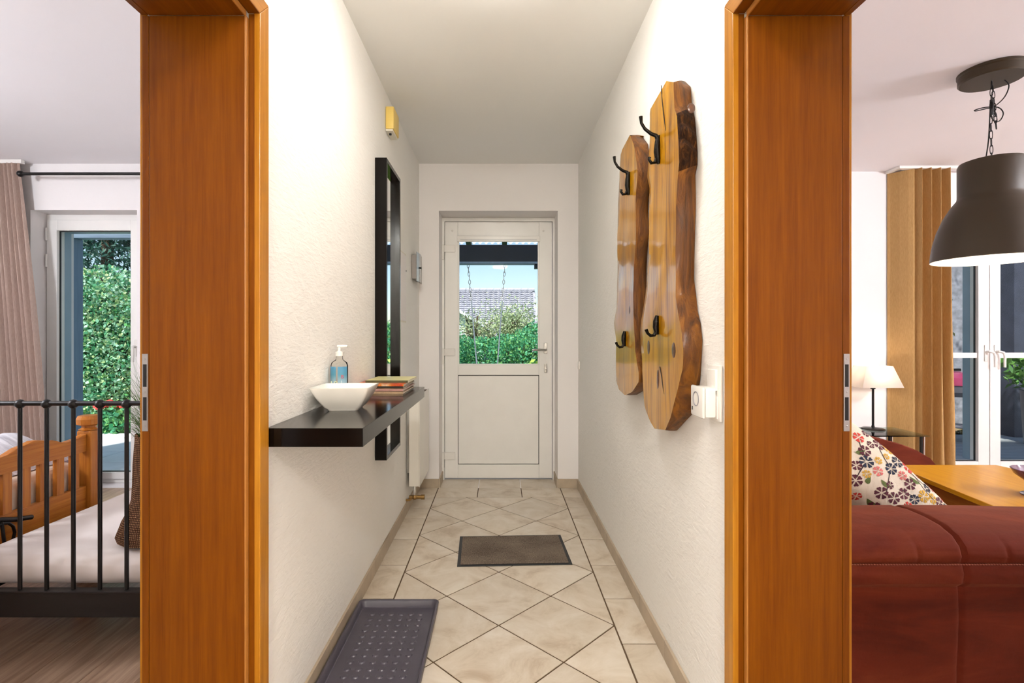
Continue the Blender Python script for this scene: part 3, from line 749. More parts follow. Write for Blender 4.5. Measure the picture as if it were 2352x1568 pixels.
# boot tray with raised dots
tr = thing('boot_tray', 'dark grey plastic boot tray with raised dots on the tiles', 'boot tray', (-0.435, 1.85, 0))
tx0, tx1, ty0, ty1 = -0.606, -0.262, 1.46, 2.222
m = MB(); m.box(tx0+.02, tx1-.02, ty0+.02, ty1-.02, 0.0006, 0.006)
def rimsec(u, v_):
    # u around the rounded rectangle, v across the rim section
    r = 0.02; hx, hy = (tx1-tx0)/2, (ty1-ty0)/2
    prof = [(0.024, 0.004), (0.018, 0.008), (0.012, 0.030), (0.008, 0.034), (0.002, 0.034), (0.0, 0.030), (0.004, 0.0006)]
    k = v_*6; i = min(int(k), 5); f_ = k-i; ins = prof[i][0]*(1-f_)+prof[i+1][0]*f_; zz = prof[i][1]*(1-f_)+prof[i+1][1]*f_
    n = 24; kk = int(round(u*n)) % n; q = kk//6; a = math.radians(90*q+18*(kk % 6))
    cxx = (hx-r)*(1 if q in (0, 3) else -1); cyy = (hy-r)*(1 if q in (0, 1) else -1)
    sx_ = (hx-ins)/hx; sy_ = (hy-ins)/hy
    return ((tx0+tx1)/2+(cxx+r*math.cos(a))*sx_, (ty0+ty1)/2+(cyy+r*math.sin(a))*sy_, zz)
m.grid(rimsec, 24, 6, closeu=True)
m.build('tray', 'tray', tr, True)
dots = []
sx = [-0.545+0.0382*i for i in range(7)]
dm = MB().lathe([(0, 0.0105), (0.0105, 0.0102), (0.0135, 0.0058)], (0, 0, 0), 14)
first = None
for j in range(17):
    for i in range(6):
        x, y = -0.535+0.0405*i, 1.52+0.0395*j
        if first is None:
            first = dm.build('raised_dot', 'tray', tr, True); o = first
        else:
            o = first.copy(); COL.objects.link(o)
        o.location = (x, y, 0)

# door mat
dmt = thing('door_mat', 'dark brown ribbed doormat with black rubber edge on the tiles', 'doormat', (0.07, 2.81, 0))
ang = math.radians(-2.3)
m = MB().box(-0.225, 0.365, 2.615, 3.005, 0.0005, 0.004, 0.0015); m.rot(ang*-1, 'Z', (0.07, 2.81, 0)); m.build('rubber_edge', 'rubber', dmt)
m = MB().box(-0.208, 0.348, 2.632, 2.988, 0.003, 0.0085, 0.002); m.rot(ang*-1, 'Z', (0.07, 2.81, 0)); m.build('carpet', 'carpet', dmt)

# ------------------------------------------------------------------ live-edge coat racks
def edge(pts, x):
    out = []
    for (p, y) in pts:
        D = F*x/(p-CX); out.append((CH+(CY-y)*D/F, D))
    return out
def samp(e, t):
    z0, z1 = e[0][0], e[-1][0]; zz = z0+(z1-z0)*t
    for (a, da), (b_, db) in zip(e[:-1], e[1:]):
        if (a-zz)*(b_-zz) <= 0 and abs(a-b_) > 1e-9:
            k = (zz-a)/(b_-a); return zz, da+(db-da)*k
    return zz, e[-1][1]
XF = 0.542
def slab(name, lab, farp, nearp, backp, bark=None):
    ef, en, eb = edge(farp, XF), edge(nearp, XF), edge(backp, WR-0.003)
    zt = max(ef[0][0], en[0][0]); zb = min(ef[-1][0], en[-1][0])
    root = thing(name, lab, 'coat rack', (WR, (ef[0][1]+en[0][1])/2, zb), 'rustic coat racks')
    NR, NF = 90, 9
    b = bmesh.new(); rows = []
    for r in range(NR+1):
        t = r/NR
        zf, yf = samp(ef, t); zn, yn = samp(en, t); zk, yk = samp(eb, t)
        jit = 0.0018*math.sin(37*t)+0.0012*math.sin(91*t+1)
        yf += jit; yn += 0.0015*math.sin(53*t+.5); yk += 0.002*math.sin(29*t)
        row = [(WR-0.002, yf+0.004, zf), (XF+0.018, yf+0.006, zf), (XF+0.004, yf+0.002, zf)]
        for k in range(NF+1):
            s_ = k/NF; zz = zf+(zn-zf)*s_; y_ = (yf-0.004)+(yn-yf+0.008)*s_
            row.append((XF+0.0012*math.sin(9*s_+13*t), y_, zz))
        for k in range(1, 5):
            s_ = k/5.0; bul = -0.006*math.sin(PI*s_)
            bk = 0.0
            if bark and bark[0] < t < bark[1]:
                bk = 0.006*math.sin(61*t*2+5*k)*math.sin(PI*(t-bark[0])/(bark[1]-bark[0]))
            row.append((XF+0.003+(WR-0.005-XF)*s_, yn+(yk-yn)*s_+bul+bk, zn+(zk-zn)*s_))
        row.append((WR-0.002, yk, zk))
        rows.append([b.verts.new(p) for p in row])
    n = len(rows[0])
    for r in range(NR):
        for i in range(n-1):
            f = b.faces.new((rows[r][i], rows[r+1][i], rows[r+1][i+1], rows[r][i+1]))
            t = (r+.5)/NR
            f.material_index = 0 if i <= 2+NF else (2 if bark and bark[0] < t < bark[1] else 1)
    ft = b.faces.new(rows[0]); fb = b.faces.new(rows[-1][::-1]); ft.material_index = 0; fb.material_index = 1
    bmesh.ops.recalc_face_normals(b, faces=b.faces[:])
    mm = MB(); mm.bm.free(); mm.bm = b
    mm.build('plank', ['slab', 'bark', 'barkrough'], root, True)
    return root
far_big = [(1530, 187), (1520, 196), (1503, 224), (1492, 255), (1491, 317), (1487, 384), (1486, 407), (1491, 432), (1491, 525), (1489, 600), (1487, 608), (1485, 650), (1478, 698), (1471, 737), (1470, 771), (1474, 819), (1477, 883), (1480, 934), (1492, 967), (1503, 985), (1515, 991)]
near_big = [(1548, 187), (1550, 247), (1557, 267), (1560, 317), (1562, 373), (1557, 412), (1553, 469), (1552, 553), (1553, 608), (1554, 678), (1560, 726), (1567, 760), (1571, 805), (1568, 847), (1560, 883), (1548, 925), (1541, 959), (1529, 988)]
back_big = [(1573, 187), (1586, 199), (1589, 239), (1595, 272), (1602, 351), (1602, 382), (1597, 398), (1597, 469), (1595, 581), (1593, 642), (1602, 715), (1610, 746), (1613, 782), (1610, 833), (1607, 875), (1595, 945), (1588, 953), (1554, 988)]
far_sm = [(1446, 311), (1433, 331), (1425, 356), (1422, 398), (1419, 469), (1418, 550), (1418, 622), (1415, 706), (1410, 740), (1411, 754), (1415, 776), (1415, 875), (1422, 897), (1433, 906)]
near_sm = [(1449, 311), (1457, 334), (1464, 373), (1465.6, 398), (1461, 455), (1460, 483), (1461, 533), (1460, 553), (1456, 622), (1456, 720), (1459, 805), (1467, 858), (1467, 877), (1453, 900), (1438, 907)]
back_sm = [(1473, 311), (1488, 330), (1494, 373), (1496, 398), (1490, 455), (1488, 483), (1490, 533), (1488, 553), (1484, 622), (1484, 720), (1487, 805), (1495, 858), (1494, 880), (1480, 896), (1462, 906)]
rack1 = slab('coat_rack', 'larger live-edge wooden plank coat rack with a bark patch, next to the light switch', far_big, near_big, back_big, (0.10, 0.27))
rack2 = slab('coat_rack', 'smaller live-edge wooden plank coat rack, nearer the front door', far_sm, near_sm, back_sm)
def on_face(p, y, x=XF):
    D = F*x/(p-CX); return Vector((x, D, CH+(CY-y)*D/F))
def big_hook(root, p, y, sc=1.0):
    c = on_face(p, y); k = lambda dx, dz: (c.x+dx*sc, c.y, c.z+dz*sc)
    hk = MB().tube([k(-0.004, 0.045), k(-0.007, 0.02), k(-0.009, -0.01), k(-0.006, -0.035), k(-0.004, -0.05)], [0.007*sc, 0.010*sc, 0.011*sc, 0.010*sc, 0.006*sc], 10).build('hook', 'wrought', root, True)
    MB().tube([k(-0.006, 0.03), k(-0.012, 0.045), k(-0.030, 0.052), k(-0.050, 0.068), k(-0.062, 0.088), k(-0.064, 0.110)], [0.007*sc, 0.007*sc, 0.006*sc, 0.0055*sc, 0.005*sc, 0.0065*sc], 10).build('long_arm', 'wrought', hk, True)
    MB().tube([k(-0.008, -0.025), k(-0.016, -0.046), k(-0.028, -0.048), k(-0.036, -0.036), k(-0.034, -0.028)], [0.006*sc, 0.006*sc, 0.0055*sc, 0.005*sc, 0.0055*sc], 10).build('short_arm', 'wrought', hk, True)
def small_hook(root, p, y, sc=1.0):
    c = on_face(p, y); k = lambda dx, dz: (c.x+dx*sc, c.y, c.z+dz*sc)
    hk = MB().tube([k(-0.004, 0.035), k(-0.008, 0.015), k(-0.009, -0.005), k(-0.005, -0.03)], [0.006*sc, 0.010*sc, 0.010*sc, 0.007*sc], 10).build('hook', 'wrought', root, True)
    MB().tube([k(-0.006, -0.016), k(-0.014, -0.032), k(-0.026, -0.034), k(-0.036, -0.026), k(-0.042, -0.012)], [0.006*sc, 0.006*sc, 0.0055*sc, 0.005*sc, 0.006*sc], 10).build('arm', 'wrought', hk, True)
big_hook(rack1, 1515, 342); small_hook(rack1, 1512, 748)
big_hook(rack2, 1446, 420); small_hook(rack2, 1437, 779)
# knots and drying cracks in the planks
for (p, y, r, a) in ((1490, 797, 0.019, 1.6), (1548, 804, 0.022, 1.3), (1511, 872, 0.015, 2.4)):
    c = on_face(p, y); MB().ball((c.x+0.001, c.y, c.z), r, 0, (0.18, 1, a), 3).build('knot', 'knot', rack1, True)
c = Vector((0.575, 1.535, 1.86)); MB().ball((0.578, 1.548, 1.86), 0.012, 0, (1, 0.25, 1.3), 3).build('knot', 'knot', rack1, True)
for pts in ([(1519, 196), (1522, 230), (1525, 262), (1529, 300)], [(1516, 842), (1521, 866), (1524, 890), (1526, 905)]):
    P = [on_face(p, y) for p, y in pts]; P = [(q.x-0.0008, q.y, q.z) for q in P]
    MB().tube(P, [0.0012, 0.0024, 0.0022, 0.0006], 6).build('crack', 'crack', rack1)
for (p, y, r) in ((1446, 712, 0.012), (1430, 690, 0.008)):
    c = on_face(p, y); MB().ball((c.x+0.001, c.y, c.z), r, 0, (0.2, 1, 1.8), 3).build('knot', 'knot', rack2, True)

# light switch with socket, and a plugged-in adapter
sw = thing('light_switch', 'white double wall plate with rocker switch beside the living room door frame', 'light switch', (WR, 1.43, 0.94))
MB().box(WR-0.010, WR-0.0005, 1.388, 1.472, 0.938, 1.092, 0.004).build('plate', 'white_plastic', sw, True)
MB().box(WR-0.0165, WR-0.009, 1.402, 1.458, 1.022, 1.080, 0.003).build('rocker', 'white_plastic', sw, True)
MB().box(WR-0.0125, WR-0.0095, 1.400, 1.460, 0.945, 1.008, 0.002).build('socket_insert', 'white_plastic', sw, True)
ad = thing('plug_adapter', 'white plug-in adapter with round socket in the wall plate', 'adapter', (WR, 1.43, 0.95))
MB().box(WR-0.043, WR-0.0128, 1.402, 1.486, 0.948, 1.030, 0.008).build('body', 'white_plastic', ad, True)
MB().box(WR-0.052, WR-0.0432, 1.400, 1.488, 0.946, 1.032, 0.006).build('front', 'white_plastic', ad, True)
so = MB().lathe([(0.021, 0.0), (0.021, 0.001), (0.019, 0.001), (0.018, -0.0005), (0, -0.0005)], (0, 0, 0), 24); bmesh.ops.rotate(so.bm, verts=so.bm.verts[:], cent=(0, 0, 0), matrix=Matrix.Rotation(-PI/2, 3, 'Y')); bmesh.ops.translate(so.bm, verts=so.bm.verts[:], vec=(WR-0.0524, 1.446, 0.996)); so.build('socket', 'grey_plastic', ad, True)
MB().box(WR-0.0535, WR-0.0518, 1.470, 1.474, 0.962, 0.972).build('marking', 'rubber', ad)
tag(MB().box(WR-0.012, WR-0.0005, 3.86, 3.90, 0.92, 0.98, 0.003).build('bell_push', 'white_plastic'), 'tiny white push button on the wall by the front door', 'button')

# hallway ceiling lamp, plus added fill lights out of view
def ceiling_lamp(loc, r, lab, power, col, zc):
    t = thing('ceiling_lamp', lab, 'ceiling lamp', (loc[0], loc[1], zc))
    MB().lathe([(0, -0.0), (r*0.9, -0.0), (r*0.9, -0.012), (0, -0.012)], (loc[0], loc[1], zc), 40).build('base', 'white_plastic', t, True)
    prof_ = [(r, -0.012), (r, -0.034), (r*0.95, -0.042), (r*0.6, -0.050), (0, -0.053)]
    area = sum(PI*(a[0]+b_[0])*math.hypot(a[0]-b_[0], a[1]-b_[1]) for a, b_ in zip(prof_[:-1], prof_[1:]))
    M = Mat('lit_opal_dome'); e = M.n('ShaderNodeEmission'); e.inputs[0].default_value = col+(1,); e.inputs[1].default_value = power/(PI*area)
    M.l(e.outputs[0], M.o.inputs[0])
    MB().lathe(prof_, (loc[0], loc[1], zc), 32).build('opal_glass', M.m, t, True)
ceiling_lamp((0, 1.70), 0.16, 'round opal glass ceiling lamp on the hallway ceiling above the shelf', P_HALL, WARM, CEIL)
ceiling_lamp((0, -1.25), 0.14, 'unseen opal dome fill light added at the inner end of the hallway', P_HALL_FILL, WARM, CEIL)  # added behind the camera as frontal fill for the corridor
def fill_globe(x, y, zc, drop, r, lab, power, col):  # glowing globe out of view, added to brighten a room
    t = thing('fill_globe_pendant', lab, 'pendant lamp', (x, y, zc-drop-r))
    MB().lathe([(0, 0), (0.05, 0), (0.045, -0.02), (0, -0.025)], (x, y, zc), 24).build('canopy', 'white_plastic', t, True)
    MB().tube([(x, y, zc-0.02), (x, y, zc-drop+r-0.01)], 0.004, 8).build('cord', 'white_plastic', t, True)
    M = Mat('fill_globe_glow'); e = M.n('ShaderNodeEmission'); e.inputs[0].default_value = col+(1,); e.inputs[1].default_value = power/(PI*4*PI*r*r)
    M.l(e.outputs[0], M.o.inputs[0])
    MB().ball((x, y, zc-drop), r, 0, (1, 1, 1), 3).build('globe', M.m, t, True)
fill_globe(-3.4, 1.2, CEIL, 0.42, 0.16, 'unseen white globe fill light added in the bedroom', P_BED_FILL, NEUTRAL)  # added fill that lifts the bedroom ceiling and walls
fill_globe(4.2, 1.2, LCEIL, 0.38, 0.16, 'unseen white globe fill light added in the living room', P_LIVING_FILL, PINKISH)  # added fill for the living room, besides its dome pendant

# ================================================================== BEDROOM
# black metal bed
mb = thing('metal_bed', 'black metal bed frame with barred footboard and ball joints', 'bed', (-1.46, 2.8, 0))
FBY = 1.80; xl, xr = -1.945, -0.985
def fx(p): return (p-CX)*FBY/F
MB().tube([(xl, FBY, 0.936), (xr, FBY, 0.936)], 0.0085, 12).build('top_rail', 'black_iron', mb, True)
MB().box(xl, xr, FBY-0.014, FBY+0.014, 0.192, 0.278, 0.003).build('lower_rail', 'black_iron', mb)
MB().box(xl, xr, FBY-0.018, FBY+0.016, 0.276, 0.284, 0.002).build('rail_lip', 'black_iron', mb)
bars = [fx(46)+k*0.0936 for k in range(-2, 8)]
for bx_ in bars:
    if not xl+0.03 < bx_ < xr-0.03: continue
    br = MB().tube([(bx_, FBY, 0.283), (bx_, FBY, 0.928)], 0.0068, 10).build('bar', 'black_iron', mb, True)
    MB().ball((bx_, FBY, 0.934), 0.0165, 0, (1, 1, 1), 2).build('ball_joint', 'black_iron', br, True)
for x in (xl, xr):
    lg = MB().tube([(x, FBY, 0.0), (x, FBY, 0.95)], 0.013, 12).build('post', 'black_iron', mb, True)
    MB().ball((x, FBY, 0.962), 0.02, 0, (1, 1, 1), 2).build('finial', 'black_iron', lg, True)
    MB().tube([(x, 3.86, 0.0), (x, 3.86, 1.0)], 0.013, 12).build('post', 'black_iron', mb, True)
    MB().box(x-0.012, x+0.012, FBY, 3.86, 0.205, 0.265, 0.003).build('side_rail', 'black_iron', mb)
MB().box(xl+.012, xr-.012, 3.85, 3.87, 0.21, 0.28).build('head_rail', 'black_iron', mb)
for k in range(10): MB().box(xl+.012, xr-.012, 1.9+k*0.2, 1.96+k*0.2, 0.19, 0.204).build('bed_slat', 'pine', mb)
# iron scroll at the long side
pts = [(-1.975, 1.92+0.0*a, 0.40) for a in (0,)]
sc = MB().tube([(-1.972, 1.88, 0.505), (-1.972, 2.00, 0.455), (-1.972, 2.09, 0.425), (-1.972, 2.16, 0.41)], 0.010, 10)
sc.tube([(-1.972, 2.03+0.055*math.cos(a), 0.375+0.055*math.sin(a)) for a in [math.radians(k*30) for k in range(-2, 8)]], 0.006, 8)
sc.tube([(-1.972, 2.03, 0.44), (-1.95, 2.03, 0.26)], 0.006, 8)
sc.build('side_scroll', 'black_iron', mb, True)

# mattress with white fitted sheet
def pillowbox(x0, x1, y0, y1, z0, z1, r, n=6, crown=0.0, wob=0.0, seed=0):
    """rounded box as a grid-subdivided cushion; crown lifts the top middle"""
    m = MB().box(x0, x1, y0, y1, z0, z1)
    bmesh.ops.bevel(m.bm, geom=m.bm.edges[:], offset=r, segments=n, affect='EDGES', profile=0.5)
    return m
mt = pillowbox(-1.912, -1.015, 1.832, 3.83, 0.27, 0.405, 0.055, 5)
bmesh.ops.subdivide_edges(mt.bm, edges=[e for e in mt.bm.edges if e.calc_length() > 0.3], cuts=14, use_grid_fill=True)
for v_ in mt.bm.verts:
    if v_.co.z > 0.36: v_.co.z -= 0.012+0.004*math.sin(v_.co.x*17)*math.sin(v_.co.y*7)
o = mt.build('mattress', 'sheet', None, True); tag(o, 'mattress in a smooth white fitted sheet on the black metal bed', 'mattress')

# burlap planter with grass
sk = thing('burlap_planter', 'brown burlap sack planter with tall green grass on the white mattress', 'planter', (-1.25, 1.945, 0.395))
SXc, SYc, SZ0 = -1.268, 1.965, 0.397
prof = [(0.0, 0.0), (0.15, 0.0), (0.186, 0.008), (0.194, 0.03), (0.178, 0.07), (0.150, 0.115), (0.134, 0.16), (0.126, 0.22), (0.122, 0.29), (0.120, 0.35), (0.118, 0.395), (0.112, 0.40), (0.108, 0.385), (0.105, 0.33), (0, 0.325)]
b = MB().lathe(prof, (SXc, SYc, SZ0), 48, sy=0.62)
for v_ in b.bm.verts:
    a = math.atan2(v_.co.y-SYc, v_.co.x-SXc); hgt = v_.co.z-SZ0
    k = 1+0.035*math.sin(5*a+9*hgt)+0.02*math.sin(11*a-20*hgt)
    v_.co.x = SXc+(v_.co.x-SXc)*k; v_.co.y = SYc+(v_.co.y-SYc)*k
    if hgt > 0.36: v_.co.z += 0.008*math.sin(6*a)
b.build('sack', 'burlap', sk, True)
vs, fs = [], []
for i in range(560):
    a = random.uniform(0, 2*PI); r0 = random.uniform(0, 0.075); L = random.uniform(0.2, 0.42); lean = random.uniform(0.05, 1.0)**1.2
    bx_, by_ = SXc+r0*math.cos(a)*1.05, SYc+r0*math.sin(a)*0.6
    az = (a if random.random() < 0.45 else PI)+random.uniform(-0.7, 0.7); w = random.uniform(0.0014, 0.003); p = Vector((bx_, by_, SZ0+0.325)); base = len(vs)
    th = 0.12+lean*0.55; side = Vector((-math.sin(az), math.cos(az), 0))
    for k in range(6):
        ww = w*(1-k/5.2); vs += [tuple(p-side*ww), tuple(p+side*ww)]
        d_ = Vector((math.cos(az)*math.sin(th), (math.sin(az)+0.35)*math.sin(th)*0.45, math.cos(th))); p = p+d_*L/5; th += lean*0.34
    for k in range(5):
        q = base+2*k; fs.append((q, q+1, q+3, q+2))
g = MB().verts(vs, fs).build('grass', 'grass_blade', sk); g['kind'] = 'stuff'

# pine bed
pb = thing('pine_bed', 'honey-coloured pine bed with slatted curved end board', 'bed', (-3.0, 2.0, 0))
PX = -2.005
for y in (2.505, 1.50):
    p = MB().box(PX-0.034, PX+0.034, y-0.034, y+0.034, 0.0, 0.715, 0.006).build('post', 'pine', pb)
    MB().lathe([(0.040, 0.715), (0.044, 0.720), (0.030, 0.728), (0.030, 0.735), (0.050, 0.745), (0.052, 0.770), (0.044, 0.786), (0, 0.789)], (PX, y, 0), 8).build('cap', 'pine', p)
def top_profile(t):   # t from far post (0) to near post (1)
    u = t if t <= 0.5 else 1-t
    pts = [(0, 0.702), (0.06, 0.688), (0.12, 0.684), (0.22, 0.712), (0.29, 0.725), (0.36, 0.712), (0.44, 0.690), (0.5, 0.682)]
    for (a, za), (b_, zb_) in zip(pts[:-1], pts[1:]):
        if a <= u <= b_:
            k = (u-a)/(b_-a); k = k*k*(3-2*k); return za+(zb_-za)*k
    return 0.69
poly = [(2.47-0.935*k/40, top_profile(k/40)) for k in range(41)] + [(1.535, 0.617), (2.47, 0.617)]
MB().prism(poly, 'x', PX-0.015, PX+0.015, 0.003).build('top_rail', 'pine_y', pb)
MB().box(PX-0.013, PX+0.013, 1.535, 2.47, 0.300, 0.452, 0.003).build('lower_rail', 'pine_y', pb)
for k in range(11):
    y = 2.414-0.0838*k
    MB().box(PX-0.010, PX+0.010, y-0.020, y+0.020, 0.450, 0.618, 0.002).build('slat', 'pine', pb)
for y in (2.505, 1.50):
    MB().box(-4.02, PX-0.03, y-0.014, y+0.014, 0.22, 0.36, 0.003).build('side_rail', 'pine', pb)
    MB().box(-4.09, -4.02, y-0.034, y+0.034, 0, 0.95, 0.006).build('post', 'pine', pb)
MB().box(-4.07, -4.04, 1.535, 2.47, 0.3, 0.88, 0.003).build('head_board', 'pine_y', pb)
MB().box(-4.02, PX-0.015, 1.53, 2.48, 0.300, 0.325).build('slatted_base', 'pine_y', pb)
o = pillowbox(-4.0, PX-0.022, 1.525, 2.48, 0.327, 0.575, 0.05, 4).build('mattress', 'mattress_beige', None, True); tag(o, 'beige mattress seen between the slats of the pine bed', 'mattress')
def duv(u, v_):
    x = -4.0+1.93*u; y = 1.50+1.0*v_
    e = min(1, min(u, 1-u)*9, min(v_, 1-v_)*9); z = 0.578+0.10*math.sin(PI/2*e)+0.022*math.sin(7*x+2*y)*e+0.014*math.sin(15*y+4*x)*e+0.012*math.sin(23*x-9*y)*e
    return (x, y, z)
dv = MB().grid(duv, 60, 40); dv.box(-3.99, -2.08, 1.51, 2.49, 0.576, 0.580)
o = dv.build('duvet', 'duvet', None, True); tag(o, 'rumpled grey and white duvet lying on the pine bed', 'duvet')
o = MB().box(-3.50, -3.115, 3.62, 3.93, 0.001, 0.285, 0.03, seg=4).build('floor_pouf', 'pouf', None, True); tag(o, 'low mauve fabric pouf on the floor in front of the terrace door', 'pouf')

# taupe curtain and black rod
def curtain_left(u, v_):
    z = 0.02+2.452*v_
    xr_ = -3.40-0.22*(v_**1.3); xl_ = -4.35
    x = xl_+(xr_-xl_)*u
    amp = 0.018+0.006*math.sin(3*v_)
    y = 3.865+amp*math.sin(2*PI*u*20+0.4*math.sin(4*v_))+0.008*math.sin(2*PI*u*7+2*v_)
    return (x, y, z)
cu = thing('curtain', 'taupe pleated full-length curtain beside the bedroom terrace door', 'curtain', (-3.9, 3.87, 0))
MB().grid(curtain_left, 200, 20).build('cloth', 'curtain_pink', cu, True)
MB().box(-4.4, -3.60, 3.855, 3.885, 2.472, 2.499).build('ceiling_track', 'white_plastic', cu)
rd_ = thing('curtain_rod', 'thin black curtain rod with round finial above the bedroom terrace door', 'curtain rod', (-3.0, 3.80, 2.373))
x0 = (50-CX)*3.8/F
MB().tube([(x0, 3.80, 2.373), (-1.4, 3.80, 2.373)], 0.0115, 12).build('rod', 'black_iron', rd_, True)
MB().ball((x0-0.01, 3.80, 2.373), 0.024, 0, (1, 1, 1), 2).build('finial', 'black_iron', rd_, True)
MB().tube([(-2.9+0.105, 3.80, 2.373), (-1.4, 3.80, 2.373)], 0.0095, 12).build('inner_rod', 'black_iron', rd_, True)
for x in (-2.2, -1.6):
    MB().box(x-0.006, x+0.006, 3.80, FARY-0.001, 2.367, 2.379).build('bracket', 'black_iron', rd_)

# ================================================================== LIVING ROOM
# corner sofa
sf = thing('corner_sofa', 'burgundy brown microfibre corner sofa with padded stitched back', 'sofa', (2.0, 2.2, 0))
# cross-section of the near back, in (y, z), from back foot over the roll to the seat side
sec = [(1.405, 0.05), (1.400, 0.20), (1.398, 0.40), (1.398, 0.488), (1.392, 0.494), (1.380, 0.505), (1.376, 0.53), (1.382, 0.552), (1.390, 0.556),
       (1.384, 0.562), (1.380, 0.575), (1.388, 0.598), (1.412, 0.620), (1.455, 0.634), (1.51, 0.640), (1.57, 0.640), (1.63, 0.632), (1.675, 0.605), (1.695, 0.56), (1.70, 0.45), (1.70, 0.30)]
SX0, SX1 = 0.892, 3.30
def back_fn(u, v_):
    x = SX0+(SX1-SX0)*u; k = v_*(len(sec)-1); i = min(int(k), len(sec)-2); f_ = k-i
    y = sec[i][0]*(1-f_)+sec[i+1][0]*f_; z = sec[i][1]*(1-f_)+sec[i+1][1]*f_
    y += 0.003*math.sin(9*x)*math.sin(4*z*5); 
    dent = 0.0
    for (sx_, wd, dp) in ((1.255, 0.006, 0.010), (2.02, 0.006, 0.010), (2.78, 0.006, 0.010)):
        dent += dp*math.exp(-((x-sx_)/wd)**2)
    pleat = 0.0
    for sx_ in (1.372, 1.455, 1.56, 1.13, 1.68, 1.9):
        pleat += 0.006*math.exp(-((x-sx_-0.05*(0.6-z))/0.006)**2)
    if 8 <= k <= 12.5: dent += pleat*max(0, 1-(k-8)/4.5)
    if z > 0.556: y += dent*(1 if k < 13 else 0); z -= dent*0.8
    else: y += dent*0.6
    if z > 0.56: z += 0.004*math.sin(5.3*x+1)
    return (x, y, z)
bk = MB().grid(back_fn, 420, 60); 
bk.build('near_back', 'burgundy', sf, True)
st = MB()
for k in range(315):
    x = 0.90+0.0075*k
    st.box(x, x+0.004, 1.3765, 1.380, 0.5575, 0.5595)
so_ = st.build('stitching', plain('stitch_thread', '8C4A34', 0.8), sf); so_['kind'] = 'stuff'
MB().box(SX0, SX1, 1.41, 1.69, 0.05, 0.50).build('near_back_core', 'burgundy', sf)
MB().box(SX0+.02, 1.20, 1.70, 3.42, 0.05, 0.62, 0.06, seg=5).build('side_back', 'burgundy', sf, True)
MB().box(1.20, 1.90, 1.70, 3.15, 0.10, 0.34, 0.05, seg=4).build('side_seat', 'burgundy', sf, True)
MB().box(1.90, 3.28, 1.70, 1.985, 0.10, 0.30, 0.03, seg=3).build('near_seat_base', 'burgundy', sf, True)
# far arm with falling curved top
top = [(1.2, 0.60), (1.8, 0.60), (2.15, 0.575), (2.387, 0.530), (2.50, 0.500), (2.60, 0.462), (2.68, 0.415), (2.73, 0.36), (2.745, 0.30), (2.745, 0.06)]
pl = [(x, z) for x, z in top]+[(1.2, 0.06)]
MB().prism(pl, 'y', 3.18, 3.42, 0.03).build('far_arm', 'burgundy', sf, True)
for x, y in ((1.05, 1.5), (3.2, 1.5), (1.05, 3.3), (2.6, 3.3)): MB().lathe([(0, 0), (0.022, 0), (0.028, 0.065), (0, 0.065)], (x, y, 0), 14).build('foot', 'black_iron', sf, True)

# white throw on the seat
def thr(u, v_):
    x = 1.45+0.475*u; y = 1.99+0.34*v_
    return (x, y, 0.438+0.012*math.sin(PI*u)*math.sin(PI*v_)+0.002*math.sin(30*x))
th = MB().grid(thr, 20, 14); th.box(1.452, 1.923, 1.992, 2.328, 0.343, 0.438, 0.02)
o = th.build('folded_throw', 'throw', None, True); tag(o, 'white folded throw on the sofa seat beside the floral cushion', 'throw')

# floral cushion
cR, cT, cB = Vector((1.672, 1.933, 0.535)), Vector((1.29, 1.944, 0.872)), Vector((1.45, 1.825, 0.385))
E1, E2 = cT-cR, cB-cR; NRM = E2.cross(E1).normalized()
if NRM.dot(Vector((0, -1, 0.2))) < 0: NRM = -NRM
C0 = cR+E1/2+E2/2
def cush(u, v_, side=1.0, off=0.0):
    uu, vv = abs(u), abs(v_)
    h = 0.085*((1-uu**3.0)*(1-vv**3.0))**0.6 if uu < 1 and vv < 1 else 0.0
    pin = 1-0.07*(1-vv**2)*uu**3; pin2 = 1-0.07*(1-uu**2)*vv**3
    wr = 0.004*math.sin(6*u+3*v_)*math.sin(4*v_+1)
    return C0+E1*0.53*u*pin+E2*0.53*v_*pin2+NRM*(side*h+off+(wr if h > 0.01 else 0))
cs = thing('floral_cushion', 'cream cushion printed with red, plum and yellow flowers on the sofa', 'cushion', tuple(C0-Vector((0, 0, 0.15))))
m = MB().grid(lambda a, b_: cush(a*2-1, b_*2-1, 1), 40, 40); m.grid(lambda a, b_: cush(a*2-1, b_*2-1, -1), 20, 20)
cover = m.build('cover', 'cushion', cs, True)
ring = [cush(-1+2*k/20, -1) for k in range(20)]+[cush(1, -1+2*k/20) for k in range(20)]+[cush(1-2*k/20, 1) for k in range(20)]+[cush(-1, 1-2*k/20) for k in range(20)]
MB().tube(ring, 0.004, 6, closed=True).build('piping', 'cushion', cs, True)
cols = {'red': 'C8382C', 'plum': '5A2230', 'navy': '252A3E', 'yellow': 'D2A02E', 'pink': 'D8726A', 'green': '5E6B34', 'dark': '2A1A1C'}
CM = {k: plain('print_'+k, c, 0.9, var=0.1) for k, c in cols.items()}
EL1, EL2 = E1.length*0.53, E2.length*0.53
